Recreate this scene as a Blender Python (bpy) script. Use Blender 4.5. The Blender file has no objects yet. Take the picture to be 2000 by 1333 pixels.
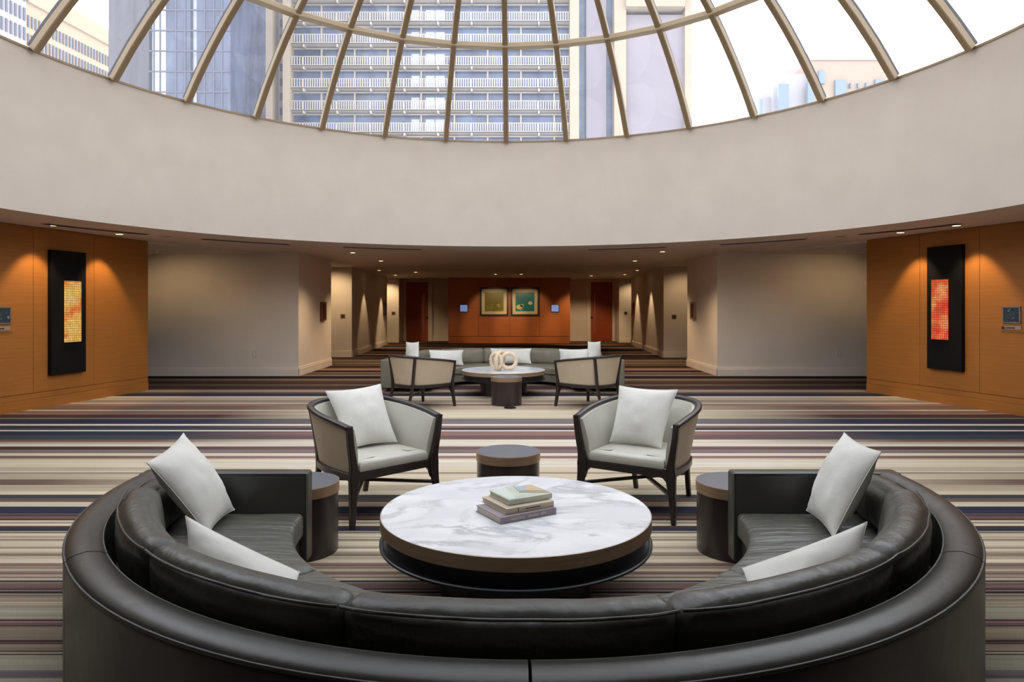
import bpy, bmesh, math, random
from mathutils import Vector, Matrix, noise as mnoise
random.seed(7)
C = bpy.context.scene.collection
S = bpy.context.scene
PI = math.pi

# ------------------------------------------------------------ camera, world, exposure
F, HZ, H = 1340.0, 599.0, 1.5           # focal length (px), horizon row, eye height
CZ = 2.67                               # ceiling height
cam_d = bpy.data.cameras.new('camera'); cam = bpy.data.objects.new('camera', cam_d); C.objects.link(cam)
cam.location = (0, 0, H); cam.rotation_euler = (math.radians(90), 0, 0)
cam_d.sensor_width = 36; cam_d.lens = 36 * F / 2000; cam_d.shift_y = -(666.5 - HZ) / 2000
cam_d.clip_start = 0.05; cam_d.clip_end = 2000
S.camera = cam
S.view_settings.view_transform = 'Standard'; S.view_settings.look = 'None'
S.view_settings.exposure = 1.25; S.view_settings.gamma = 1
S.view_settings.use_curve_mapping = False
w = bpy.data.worlds.new('sky'); S.world = w; w.use_nodes = True
wn = w.node_tree.nodes; wl = w.node_tree.links
bg = wn['Background']
tc = wn.new('ShaderNodeTexCoord'); sp = wn.new('ShaderNodeSeparateXYZ'); wr = wn.new('ShaderNodeValToRGB')
wl.new(tc.outputs['Generated'], sp.inputs[0]); wl.new(sp.outputs['Z'], wr.inputs[0]); wl.new(wr.outputs[0], bg.inputs[0])
wr.color_ramp.elements[0].position = 0.0; wr.color_ramp.elements[0].color = (0.62, 0.62, 0.64, 1)
wr.color_ramp.elements[1].position = 0.95; wr.color_ramp.elements[1].color = (0.60, 0.62, 0.66, 1)
e = wr.color_ramp.elements.new(0.12); e.color = (1.0, 0.98, 0.96, 1)
e = wr.color_ramp.elements.new(0.5); e.color = (0.90, 0.93, 0.98, 1)
# unseen sky behind the viewer made brighter, added light for the rotunda wall
ms = wn.new('ShaderNodeMapRange'); ms.inputs[1].default_value = 0.1; ms.inputs[2].default_value = -0.8; ms.inputs[3].default_value = 1.7; ms.inputs[4].default_value = 1.9
wl.new(sp.outputs['Y'], ms.inputs[0]); wl.new(ms.outputs[0], bg.inputs[1])

# ------------------------------------------------------------ helpers
def lin(c):
    return tuple(((v / 255) / 12.92 if v / 255 <= 0.04045 else ((v / 255 + 0.055) / 1.055) ** 2.4) for v in c)
def px(x, y, Y):
    """a point at depth Y on the ray of photo position x, y"""
    return Vector(((x - 1000) * Y / F, Y, H - (y - HZ) * Y / F))
def px_wall(x, y, A, B):
    """where the ray of photo position x, y meets the upright wall through A and B (plan points)"""
    k = (x - 1000) / F
    dx, dy = B[0] - A[0], B[1] - A[1]
    t = (A[0] - k * A[1]) / (k * dy - dx)
    Y = A[1] + t * dy
    return px(x, y, Y)

class MB:
    def __init__(s): s.v = []; s.f = []
    def add(s, vs, fs):
        o = len(s.v); s.v += [tuple(v) for v in vs]; s.f += [tuple(i + o for i in f) for f in fs]
    def box(s, c, d, rz=0, M=None):
        hx, hy, hz = d[0] / 2, d[1] / 2, d[2] / 2
        R = Matrix.Rotation(rz, 3, 'Z')
        vs = [Vector(c) + R @ Vector((x, y, z)) for x in (-hx, hx) for y in (-hy, hy) for z in (-hz, hz)]
        if M is not None: vs = [M @ v for v in vs]
        s.add(vs, [(0, 1, 3, 2), (4, 6, 7, 5), (0, 4, 5, 1), (2, 3, 7, 6), (0, 2, 6, 4), (1, 5, 7, 3)])
    def prism(s, poly, z0, z1):
        n = len(poly)
        s.add([(p[0], p[1], z0) for p in poly] + [(p[0], p[1], z1) for p in poly],
              [tuple(range(n - 1, -1, -1)), tuple(range(n, 2 * n))] + [(i, (i + 1) % n, (i + 1) % n + n, i + n) for i in range(n)])
    def sweep(s, pts, secs, up=(0, 0, 1), closed=False, caps=True):
        pts = [Vector(p) for p in pts]; n = len(pts); up = Vector(up); rings = []
        for i, p in enumerate(pts):
            if closed: t = pts[(i + 1) % n] - pts[i - 1]
            else: t = pts[min(i + 1, n - 1)] - pts[max(i - 1, 0)]
            t.normalize(); side = t.cross(up)
            if side.length < 1e-4: side = t.cross(Vector((0, 1, 0)))
            side.normalize(); u = side.cross(t).normalized()
            sec = secs[i] if isinstance(secs[0], list) else secs
            rings.append([p + side * a + u * b for a, b in sec])
        m = len(rings[0]); vs = [v for r in rings for v in r]; fs = []
        for i in range(n if closed else n - 1):
            for j in range(m):
                a, b = i, (i + 1) % n
                fs.append((a * m + j, a * m + (j + 1) % m, b * m + (j + 1) % m, b * m + j))
        if caps and not closed:
            fs.append(tuple(range(m - 1, -1, -1))); fs.append(tuple((n - 1) * m + j for j in range(m)))
        s.add(vs, fs)
    def revolve(s, prof, a0, a1, n, c=(0, 0), closed_prof=True):
        full = abs(abs(a1 - a0) - 2 * PI) < 1e-6
        m = len(prof); k = n if full else n + 1; vs = []; fs = []
        for i in range(k):
            a = a0 + (a1 - a0) * i / n
            for r, z in prof: vs.append((c[0] + r * math.cos(a), c[1] + r * math.sin(a), z))
        for i in range(n):
            i2 = (i + 1) % k
            for j in range(m if closed_prof else m - 1):
                j2 = (j + 1) % m
                fs.append((i * m + j, i2 * m + j, i2 * m + j2, i * m + j2))
        if not full and closed_prof:
            fs.append(tuple(range(m))); fs.append(tuple((k - 1) * m + j for j in range(m - 1, -1, -1)))
        s.add(vs, fs)
    def build(s, name, mat, parent=None, smooth=None, bevel=0, loc=None, sub=0):
        me = bpy.data.meshes.new(name); me.from_pydata(s.v, [], s.f)
        bm = bmesh.new(); bm.from_mesh(me)
        bmesh.ops.remove_doubles(bm, verts=bm.verts, dist=1e-5)
        bmesh.ops.recalc_face_normals(bm, faces=bm.faces); bm.to_mesh(me); bm.free()
        me.materials.append(mat)
        if smooth is not None:
            me.shade_smooth(); me.set_sharp_from_angle(angle=math.radians(smooth))
        o = bpy.data.objects.new(name, me); C.objects.link(o)
        if parent: o.parent = parent
        if loc is not None: o.location = loc
        if bevel:
            m = o.modifiers.new('bevel', 'BEVEL'); m.width = bevel; m.segments = 2; m.limit_method = 'ANGLE'; m.angle_limit = math.radians(40)
        if sub:
            m = o.modifiers.new('subsurf', 'SUBSURF'); m.levels = m.render_levels = sub
        return o
def rect(w_, h_, c=0.25):
    k = min(w_, h_) * c; a, b = w_ / 2, h_ / 2
    return [(-a + k, -b), (a - k, -b), (a, -b + k), (a, b - k), (a - k, b), (-a + k, b), (-a, b - k), (-a, -b + k)]
def circ(r, n=8): return [(r * math.cos(2 * PI * i / n), r * math.sin(2 * PI * i / n)) for i in range(n)]
def spline(pts, k=6):
    P = [Vector(p) for p in pts]; out = []
    for i in range(len(P) - 1):
        p0, p1, p2, p3 = P[max(i - 1, 0)], P[i], P[i + 1], P[min(i + 2, len(P) - 1)]
        for j in range(k):
            t = j / k
            out.append(0.5 * ((2 * p1) + (-p0 + p2) * t + (2 * p0 - 5 * p1 + 4 * p2 - p3) * t * t + (-p0 + 3 * p1 - 3 * p2 + p3) * t ** 3))
    out.append(P[-1]); return out
def thing(name, label, cat, loc=(0, 0, 0), rz=0, group=None):
    o = bpy.data.objects.new(name, None); C.objects.link(o); o.empty_display_size = 0.1
    o.location = loc; o.rotation_euler = (0, 0, rz); return tag(o, label, cat, group)
def tag(o, label, cat, group=None, kind=None):
    o['label'] = label; o['category'] = cat
    if group: o['group'] = group
    if kind: o['kind'] = kind
    return o
def struct(o): o['kind'] = 'structure'; return o
def dup(root, loc=None, rz=None, label=None, group=None):
    def cp(o, par):
        c = o.copy(); C.objects.link(c)
        if par: c.parent = par
        for ch in [x for x in o.children]: cp(ch, c)
        return c
    r = cp(root, None)
    if loc is not None: r.location = loc
    if rz is not None: r.rotation_euler = (0, 0, rz)
    if label: r['label'] = label
    if group: r['group'] = group
    return r
def rbox_axis(h, r, m):
    a = [-h + r * (1 - math.cos(t * PI / 2 / 4)) if False else -h + r * (t / 4) ** 1.3 for t in range(4)]
    mid = [-(h - r) + 2 * (h - r) * i / m for i in range(m + 1)]
    return a + mid + [-x for x in reversed(a)]
def rounded_box(hx, hy, hz, r, nx, ny, nz, bulge=(0, 0, 0), fmap=lambda p: p):
    """puffy rounded box as verts, faces; fmap bends it"""
    hs = (hx, hy, hz); ax = [rbox_axis(hs[0], r, nx), rbox_axis(hs[1], r, ny), rbox_axis(hs[2], r, nz)]
    mb = MB()
    for axis in range(3):
        i1, i2 = (axis + 1) % 3, (axis + 2) % 3
        for sgn in (-1, 1):
            vs = []; fs = []
            A, B = ax[i1], ax[i2]
            for a in A:
                for b in B:
                    p = [0, 0, 0]; p[axis] = sgn * hs[axis]; p[i1] = a; p[i2] = b
                    core = [max(-(hs[k] - r), min(hs[k] - r, p[k])) for k in range(3)]
                    d = Vector([p[k] - core[k] for k in range(3)])
                    q = Vector(core) + (d.normalized() * r if d.length > 1e-9 else Vector((0, 0, 0)))
                    ua = 1 - (a / hs[i1]) ** 2; ub = 1 - (b / hs[i2]) ** 2
                    q[axis] += sgn * bulge[axis] * max(0, ua) * max(0, ub)
                    vs.append(fmap(q))
            nb = len(B)
            for i in range(len(A) - 1):
                for j in range(nb - 1): fs.append((i * nb + j, (i + 1) * nb + j, (i + 1) * nb + j + 1, i * nb + j + 1))
            mb.add(vs, fs)
    return mb

# ------------------------------------------------------------ materials
def mat(name, col, rough=0.5, metal=0.0, spec=0.5, coat=0.0):
    m = bpy.data.materials.new(name); m.use_nodes = True; b = m.node_tree.nodes['Principled BSDF']
    b.inputs['Base Color'].default_value = (*lin(col), 1); b.inputs['Roughness'].default_value = rough
    b.inputs['Metallic'].default_value = metal; b.inputs['Specular IOR Level'].default_value = spec
    b.inputs['Coat Weight'].default_value = coat
    return m
def nodes(m): return m.node_tree.nodes, m.node_tree.links, m.node_tree.nodes['Principled BSDF']
def tex_noise(m, scale, vec=(1, 1, 1), detail=4, rough=0.55, coord='Object'):
    n, l, b = nodes(m)
    t = n.new('ShaderNodeTexCoord'); mp = n.new('ShaderNodeMapping'); mp.inputs['Scale'].default_value = vec
    nz = n.new('ShaderNodeTexNoise'); nz.inputs['Scale'].default_value = scale; nz.inputs['Detail'].default_value = detail; nz.inputs['Roughness'].default_value = rough
    l.new(t.outputs[coord], mp.inputs[0]); l.new(mp.outputs[0], nz.inputs['Vector']); return nz
def bump(m, src, strength, dist=0.01):
    n, l, b = nodes(m); bp = n.new('ShaderNodeBump'); bp.inputs['Strength'].default_value = strength; bp.inputs['Distance'].default_value = dist
    if b.inputs['Normal'].links: l.new(b.inputs['Normal'].links[0].from_socket, bp.inputs['Normal'])
    l.new(src.outputs['Fac'], bp.inputs['Height']); l.new(bp.outputs[0], b.inputs['Normal'])
def vary(m, src, c0, c1, p0=0.3, p1=0.7):
    n, l, b = nodes(m); r = n.new('ShaderNodeValToRGB')
    r.color_ramp.elements[0].position = p0; r.color_ramp.elements[0].color = (*lin(c0), 1)
    r.color_ramp.elements[1].position = p1; r.color_ramp.elements[1].color = (*lin(c1), 1)
    l.new(src.outputs['Fac'], r.inputs[0]); l.new(r.outputs[0], b.inputs['Base Color']); return r
def emis(name, col, st):
    m = mat(name, col); n, l, b = nodes(m)
    b.inputs['Emission Color'].default_value = (*lin(col), 1); b.inputs['Emission Strength'].default_value = st; return m

M = {}
def paint(name, col, rough=0.75):
    m = mat(name, col, rough, spec=0.25); nz = tex_noise(m, 2.0, detail=3)
    vary(m, nz, tuple(c - 3 for c in col), tuple(min(255, c + 3) for c in col)); bump(m, tex_noise(m, 220), 0.05, 0.002); return m
M['wall'] = paint('wall_paint', (224, 211, 196))
M['drum'] = paint('drum_wall_paint', (190, 179, 168))
M['ceil'] = paint('ceiling_paint', (222, 206, 192))
M['base'] = paint('baseboard_paint', (228, 215, 200), 0.5)
def wood(name, c0, c1, rough=0.42):
    m = mat(name, c0, rough, spec=0.4); g = tex_noise(m, 3.0, (0.6, 0.6, 30), 6, 0.7); vary(m, g, c0, c1, 0.3, 0.72)
    bump(m, g, 0.06, 0.003); return m
M['wood'] = wood('panel_veneer', (148, 92, 38), (168, 109, 50))
M['wood_back'] = wood('back_wall_veneer', (170, 92, 44), (192, 112, 60))
M['door'] = wood('door_veneer', (150, 62, 26), (172, 80, 36))
M['rear'] = mat('unseen_dark_wall', (58, 40, 28), 0.6)  # unseen walls, darkened to cut bounce light onto the sofa backs
M['seam'] = mat('seam_dark', (52, 28, 12), 0.8)
def leather(name, c0, c1, rough, wrinkle=0.3, wr_scale=7):
    m = mat(name, c0, rough, spec=0.5)
    vary(m, tex_noise(m, 4), c0, c1); bump(m, tex_noise(m, wr_scale, (1, 1, 1), 3, 0.5), wrinkle, 0.012); bump(m, tex_noise(m, 350, detail=2), 0.12, 0.0015); return m
M['leather'] = leather('charcoal_leather', (58, 57, 53), (65, 64, 59), 0.33)
M['leather_c'] = leather('charcoal_leather_cushion', (70, 69, 63), (80, 79, 72), 0.34, 0.9, 10)
m = leather('charcoal_leather_lit_seat', (84, 83, 76), (96, 95, 87), 0.34, 0.4, 8); bump(m, tex_noise(m, 1.0, (2.2, 15, 1), 3, 0.6), 0.8, 0.03); M['leather_seat'] = m  # same leather, lighter: the light on the seat tops is in the colour
M['leather2'] = leather('charcoal_leather_lit', (108, 103, 88), (118, 112, 97), 0.40)  # far sofa: same leather, its stronger light painted in as paler colour
M['leather_lit_c'] = leather('charcoal_leather_lit_cushion', (116, 110, 94), (128, 122, 106), 0.42, 0.6, 9)  # paler again for the light falling on the far cushions
M['piping'] = mat('leather_piping', (76, 75, 69), 0.42)
M['plinth'] = mat('sofa_plinth', (28, 26, 25), 0.6)
M['silver'] = leather('silver_leather', (188, 185, 173), (198, 195, 183), 0.33, 0.12, 4)
M['taupe'] = leather('taupe_fabric', (182, 166, 142), (192, 176, 152), 0.5, 0.1, 4)
m = mat('ebonised_wood', (42, 35, 33), 0.32, spec=0.5); g = tex_noise(m, 5, (8, 8, 1)); vary(m, g, (34, 28, 27), (50, 42, 39)); M['ebony'] = m
m = mat('pillow_linen', (214, 212, 204), 0.9, spec=0.15)
vary(m, tex_noise(m, 5), (206, 204, 196), (220, 218, 211)); bump(m, tex_noise(m, 9, detail=3), 0.35, 0.01); bump(m, tex_noise(m, 420, detail=1), 0.25, 0.001); M['pillow'] = m
m = mat('bronze_band', (168, 140, 114), 0.4, metal=0.55); vary(m, tex_noise(m, 4, (1, 1, 12)), (158, 130, 104), (176, 149, 122)); M['bronze'] = m
m = mat('dark_lacquer', (46, 38, 36), 0.28, spec=0.5); vary(m, tex_noise(m, 3, (4, 4, .6)), (38, 31, 30), (56, 47, 44)); M['drum_dark'] = m
M['slate'] = mat('slate_top', (108, 110, 116), 0.32)
M['navy'] = mat('table_dark_body', (24, 25, 32), 0.35)
# marble with grey veins
m = mat('white_marble', (240, 240, 240), 0.16, spec=0.5); n, l, b = nodes(m)
t = n.new('ShaderNodeTexCoord'); mp = n.new('ShaderNodeMapping'); mp.inputs['Rotation'].default_value = (0, 0, 0.7); mp.inputs['Scale'].default_value = (1.0, 1.7, 1)
l.new(t.outputs['Object'], mp.inputs[0])
n1 = n.new('ShaderNodeTexNoise'); n1.inputs['Scale'].default_value = 1.3; n1.inputs['Detail'].default_value = 9; n1.inputs['Roughness'].default_value = 0.62; n1.inputs['Distortion'].default_value = 1.1
l.new(mp.outputs[0], n1.inputs['Vector'])
s1 = n.new('ShaderNodeMath'); s1.operation = 'SUBTRACT'; s1.inputs[1].default_value = 0.5; l.new(n1.outputs['Fac'], s1.inputs[0])
s2 = n.new('ShaderNodeMath'); s2.operation = 'ABSOLUTE'; l.new(s1.outputs[0], s2.inputs[0])
r1 = n.new('ShaderNodeValToRGB'); r1.color_ramp.elements[0].position = 0.0; r1.color_ramp.elements[0].color = (*lin((196, 197, 200)), 1)
r1.color_ramp.elements[1].position = 0.06; r1.color_ramp.elements[1].color = (1, 1, 1, 1); l.new(s2.outputs[0], r1.inputs[0])
n2 = n.new('ShaderNodeTexNoise'); n2.inputs['Scale'].default_value = 2.2; n2.inputs['Detail'].default_value = 5; l.new(mp.outputs[0], n2.inputs['Vector'])
r2 = n.new('ShaderNodeValToRGB'); r2.color_ramp.elements[0].position = 0.40; r2.color_ramp.elements[0].color = (0, 0, 0, 1); r2.color_ramp.elements[1].position = 0.62; r2.color_ramp.elements[1].color = (1, 1, 1, 1); l.new(n2.outputs['Fac'], r2.inputs[0])
mx = n.new('ShaderNodeMix'); mx.data_type = 'RGBA'; l.new(r2.outputs[0], mx.inputs[0]); mx.inputs[6].default_value = (0.86, 0.865, 0.875, 1); l.new(r1.outputs[0], mx.inputs[7])
mx2 = n.new('ShaderNodeMix'); mx2.data_type = 'RGBA'; mx2.blend_type = 'MULTIPLY'; mx2.inputs[0].default_value = 1; l.new(mx.outputs[2], mx2.inputs[6]); mx2.inputs[7].default_value = (*lin((238, 238, 240)), 1)
l.new(mx2.outputs[2], b.inputs['Base Color']); M['marble'] = m
m = mat('pale_wood_knot', (226, 205, 176), 0.55); vary(m, tex_noise(m, 14, (1, 1, 5), 5, 0.7), (206, 180, 146), (238, 220, 194)); bump(m, tex_noise(m, 60), 0.3, 0.003); M['knot'] = m
M['black'] = mat('black_panel', (6, 5, 5), 0.7, spec=0.2)
M['steel'] = mat('brushed_steel', (150, 146, 140), 0.35, metal=0.8)
M['plate'] = mat('brown_switch_plate', (120, 92, 66), 0.5)
M['white_plate'] = mat('white_outlet_plate', (205, 196, 182), 0.5)
M['frame'] = mat('dark_picture_frame', (40, 20, 14), 0.4)
M['mat_board'] = mat('picture_mat_board', (222, 204, 168), 0.8)
M['slot'] = mat('air_slot_dark', (44, 38, 34), 0.7)
M['trimring'] = mat('downlight_trim', (200, 190, 178), 0.4)
M['lens'] = emis('downlight_lens', (255, 214, 160), 3.0)
M['rib'] = mat('skylight_mullion_paint', (140, 120, 92), 0.5)
M['ringp'] = mat('skylight_ring_paint', (176, 158, 130), 0.5)
# glass
m = bpy.data.materials.new('skylight_glass'); m.use_nodes = True; n = m.node_tree.nodes; l = m.node_tree.links; n.clear()
out = n.new('ShaderNodeOutputMaterial'); tr = n.new('ShaderNodeBsdfTransparent'); tr.inputs[0].default_value = (0.93, 0.95, 0.97, 1)
gl = n.new('ShaderNodeBsdfGlossy'); gl.inputs['Roughness'].default_value = 0.02; fw = n.new('ShaderNodeLayerWeight'); fw.inputs[0].default_value = 0.5; fp = n.new('ShaderNodeMath'); fp.operation = 'POWER'; fp.inputs[1].default_value = 5; l.new(fw.outputs['Facing'], fp.inputs[0]); fr = n.new('ShaderNodeMath'); fr.operation = 'MULTIPLY_ADD'; fr.inputs[1].default_value = 0.6; fr.inputs[2].default_value = 0.045; l.new(fp.outputs[0], fr.inputs[0])
df = n.new('ShaderNodeBsdfTranslucent'); df.inputs[0].default_value = (0.8, 0.85, 0.95, 1)
m1 = n.new('ShaderNodeMixShader'); m1.inputs[0].default_value = 0.07; l.new(tr.outputs[0], m1.inputs[1]); l.new(df.outputs[0], m1.inputs[2])
m2 = n.new('ShaderNodeMixShader'); l.new(fr.outputs[0], m2.inputs[0]); l.new(m1.outputs[0], m2.inputs[1]); l.new(gl.outputs[0], m2.inputs[2]); l.new(m2.outputs[0], out.inputs[0]); M['glass'] = m

# ------------------------------------------------------------ carpet
PAL = {'C': (222, 206, 178), 'W': (230, 217, 198), 'S': (192, 176, 150), 'T': (158, 142, 122), 'B': (122, 100, 86), 'M': (124, 96, 92),
       'D': (82, 64, 58), 'N': (58, 60, 76), 'K': (46, 38, 40), 'R': (156, 120, 112), 'G': (132, 122, 122), 'E': (70, 76, 76), 'Y': (176, 170, 148)}
side = [(600, 'D'), (670, 'D'), (673, 'B'), (675.5, 'K'), (678, 'B'), (681, 'D'), (684, 'K'), (687, 'B'), (689, 'D'), (692, 'T'), (694, 'K'), (697, 'R'), (699, 'K'),
 (701, 'B'), (704, 'T'), (707, 'D'), (709, 'T'), (711, 'D'), (713, 'B'), (715, 'K'), (718, 'D'), (720, 'R'), (724, 'K'), (728, 'T'), (729.5, 'D'), (732, 'R'), (735, 'K'), (740.5, 'T'), (742, 'B'),
 (745, 'D'), (752, 'T'), (753.3, 'D'), (761, 'R'), (763, 'S'), (765.5, 'B'), (769, 'N'), (774.5, 'C'), (777, 'S'), (782, 'T'), (787.5, 'C'), (789, 'R'), (793, 'B'), (801, 'S'), (803.5, 'B'), (807, 'R'),
 (810, 'D'), (817, 'T'), (818.5, 'N'), (828.7, 'W'), (832, 'N'), (836, 'E'), (840.6, 'W'), (843, 'N'), (851, 'E'), (859, 'M'), (864, 'S'), (868.5, 'W'), (872.5, 'D'), (879, 'G'), (884, 'B'), (885.5, 'C'), (891, 'B'),
 (896, 'S'), (899, 'C'), (913, 'S'), (921, 'W'), (923, 'T'), (926, 'S'), (937, 'B'), (948, 'S'), (959, 'C'), (967, 'E'), (974, 'M'), (977, 'B'), (981, 'C'), (990, 'N'), (1004, 'G'), (1005, 'D'), (1008, 'M'), (1014, 'D'),
 (1017, 'C'), (1020.5, 'T'), (1023, 'C'), (1028, 'D'), (1033, 'N'), (1038, 'Y'), (1040.5, 'K'), (1042, 'C'), (1049, 'T'), (1051, 'C'), (1053, 'T'), (1056, 'S'), (1058, 'C'), (1067, 'S'), (1070, 'T'), (1072, 'C'), (1078, 'S'),
 (1081, 'T'), (1084, 'B'), (1086, 'S'), (1093, 'C'), (1100, 'R'), (1104, 'B'), (1106, 'T'), (1112, 'S'), (1117, 'B'), (1118, 'R'), (1120, 'B'), (1122, 'T'), (1125, 'S'), (1127, 'B'), (1129, 'S'), (1134.5, 'K'), (1137, 'G'),
 (1140, 'B'), (1144, 'M'), (1150, 'D'), (1153, 'G'), (1156, 'K'), (1159.5, 'T'), (1163.5, 'D'), (1164.6, 'T'), (1169, 'S'), (1170, 'T'), (1176.5, 'S'), (1179, 'T'), (1181, 'S'), (1184, 'T'), (1187.5, 'Y'), (1210.5, 'D'), (1214, 'R'),
 (1217, 'M'), (1222, 'D'), (1224.5, 'T'), (1250, 'B'), (1252, 'K'), (1254.5, 'R'), (1256, 'D'), (1259, 'T'), (1272.5, 'K'), (1274, 'S'), (1278, 'K'), (1280, 'Y'), (1310, 'G'), (1326, 'Y')]
cen = {787.5: 'C', 789: 'R', 793: 'S', 801: 'C', 803.5: 'C', 807: 'C', 810: 'C', 817: 'S', 818.5: 'G', 828.7: 'W', 832: 'R', 836: 'E', 840.6: 'W', 843: 'R', 851: 'M', 859: 'W', 864: 'W', 868.5: 'W', 872.5: 'M', 879: 'G', 884: 'M', 885.5: 'W', 891: 'R',
       896: 'C', 899: 'W', 913: 'C', 921: 'C', 923: 'T', 926: 'C', 937: 'C'}
rows = []      # (y_world_start, y_world_end, side colour, centre colour)
for i, (yp, k) in enumerate(side):
    y2 = side[i + 1][0] if i + 1 < len(side) else 1333
    if yp == 600: continue
    Y1, Y0 = H * F / (yp - HZ), H * F / (y2 - HZ)
    rows.append((Y0, Y1, k, cen.get(yp, k)))
y = rows[-1][0]
while y > -5:
    h = random.choice([0.02, 0.03, 0.05, 0.08, 0.12]); k = random.choice('CSTBMDNKRGY'); rows.append((y - h, y, k, k)); y -= h
y = max(r[1] for r in rows)
while y < 36:
    h = random.choice([0.08, 0.15, 0.25]); k = random.choice('TBMDKB'); rows.append((y, y + h, k, k)); y += h
XS = [-15, -4.0, -2.0, 2.2, 4.4, 15]
vs, fs, cols = [], [], []
for (y0, y1, ks, kc) in rows:
    cs, cc = lin(PAL[ks]), lin(PAL[kc])
    for j in range(5):
        o = len(vs); vs += [(XS[j], y0, 0), (XS[j + 1], y0, 0), (XS[j + 1], y1, 0), (XS[j], y1, 0)]; fs.append((o, o + 1, o + 2, o + 3))
        a = cc if j in (2, 3) else cs; bb = cc if j in (1, 2) else cs
        if j == 0: a = bb = cs
        if j == 4: a = bb = cs
        cols += [a, bb, bb, a]
me = bpy.data.meshes.new('floor'); me.from_pydata(vs, [], fs)
ca = me.color_attributes.new('stripe', 'FLOAT_COLOR', 'CORNER')
for i, c in enumerate(cols): ca.data[i].color = (*c, 1)
m = mat('striped_carpet', (150, 140, 120), 0.95, spec=0.08); n, l, b = nodes(m)
at = n.new('ShaderNodeVertexColor'); at.layer_name = 'stripe'
fn = tex_noise(m, 1.0, (0.25, 26, 1), 5, 0.75); pile = tex_noise(m, 160, (1, 1, 1), 2)
mr = n.new('ShaderNodeMapRange'); mr.inputs[1].default_value = 0.3; mr.inputs[2].default_value = 0.7; mr.inputs[3].default_value = 0.46; mr.inputs[4].default_value = 0.96; l.new(fn.outputs['Fac'], mr.inputs[0])
mr2 = n.new('ShaderNodeMapRange'); mr2.inputs[1].default_value = 0.3; mr2.inputs[2].default_value = 0.7; mr2.inputs[3].default_value = 0.85; mr2.inputs[4].default_value = 1.1; l.new(pile.outputs['Fac'], mr2.inputs[0])
mu = n.new('ShaderNodeMath'); mu.operation = 'MULTIPLY'; l.new(mr.outputs[0], mu.inputs[0]); l.new(mr2.outputs[0], mu.inputs[1])
vm = n.new('ShaderNodeVectorMath'); vm.operation = 'SCALE'; l.new(at.outputs[0], vm.inputs[0]); l.new(mu.outputs[0], vm.inputs['Scale']); l.new(vm.outputs[0], b.inputs['Base Color'])
bump(m, pile, 0.4, 0.004)
me.materials.append(m); fl = bpy.data.objects.new('floor', me); C.objects.link(fl); struct(fl)

# ------------------------------------------------------------ ceiling, rotunda wall, glass dome
OC = (-0.14, 7.36); OR = 5.98; DZ = 4.70
NS = 128
mb = MB(); RX0, RX1, RY0, RY1 = -13, 13, -4.2, 31
def sq(a):
    c, s = math.cos(a), math.sin(a); t = 1e9
    if c > 1e-9: t = min(t, (RX1 - OC[0]) / c)
    if c < -1e-9: t = min(t, (RX0 - OC[0]) / c)
    if s > 1e-9: t = min(t, (RY1 - OC[1]) / s)
    if s < -1e-9: t = min(t, (RY0 - OC[1]) / s)
    return (OC[0] + t * c, OC[1] + t * s)
angs = sorted(set([2 * PI * i / (NS * 2) for i in range(NS * 2)] + [math.atan2(yy - OC[1], xx - OC[0]) % (2 * PI) for xx in (RX0, RX1) for yy in (RY0, RY1)]))
for i in range(len(angs)):
    a, a2 = angs[i], angs[(i + 1) % len(angs)]
    q_ = OR + 0.02; p = [(OC[0] + q_ * math.cos(a), OC[1] + q_ * math.sin(a)), sq(a), sq(a2), (OC[0] + q_ * math.cos(a2), OC[1] + q_ * math.sin(a2))]
    mb.prism(p, CZ, CZ + 0.25)
struct(mb.build('ceiling', M['ceil']))
mb = MB(); mb.revolve([(OR, CZ - 0.001), (OR, DZ), (OR + 0.35, DZ), (OR + 0.35, CZ + .255), (OR + 0.018, CZ + .255), (OR + 0.018, CZ - 0.001)], 0, 2 * PI, NS * 2, OC); o = struct(mb.build('wall_rotunda', M['drum'], smooth=30))
# dome: 32 ribs on a sphere
SZ0 = -0.25; SR = math.hypot(OR, DZ - SZ0)
def dome(r, a, off=0):
    k = (SR + off) / SR; z = math.sqrt(SR * SR - r * r)
    return Vector((OC[0] + r * k * math.cos(a), OC[1] + r * k * math.sin(a), SZ0 + z * k))
A0 = PI / 2 - math.radians(0.25)
win = bpy.data.objects.new('window_1', None); C.objects.link(win); win.location = (OC[0], OC[1], DZ); struct(win)
def wpart(mb, name, mt, **k):
    o = mb.build(name, mt, **k); o.parent = win; o.matrix_parent_inverse = Matrix.Translation((-OC[0], -OC[1], -DZ)); return o
RINGS = [OR - 0.02, 4.55, 2.75, 0.9]
for i in range(32):
    a = A0 + i * 2 * PI / 32
    mb = MB(); r_end = 0.9 if i % 2 == 0 else 2.75; k = 14
    pts = [dome(RINGS[0] + (r_end - RINGS[0]) * j / k, a, -0.045) for j in range(k + 1)]
    rad = Vector((math.cos(a + PI / 2), math.sin(a + PI / 2), 0))
    up = (Vector((0, 0, 1)))
    mb.sweep(pts, rect(0.095, 0.105, 0.12), up=up); wpart(mb, 'rib', M['rib'])
    mb = MB(); pts = [dome(RINGS[0] + (r_end - RINGS[0]) * j / k, a, 0.045) for j in range(k + 1)]
    mb.sweep(pts, rect(0.055, 0.04, 0.1), up=up); wpart(mb, 'glazing_bar', M['black'])
for r in RINGS[1:]:
    mb = MB(); nn = 32 if r > 2 else 16
    pts = [dome(r, A0 + i * 2 * PI / nn, -0.04) for i in range(nn)]
    mb.sweep(pts, rect(0.15, 0.085, 0.1), closed=True, up=(0, 0, 1)); wpart(mb, 'ring_beam', M['ringp'])
mb = MB()
RR = [OR + 0.01, 5.3, 4.55, 3.7, 2.75, 1.8, 0.9, 0.02]
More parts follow.
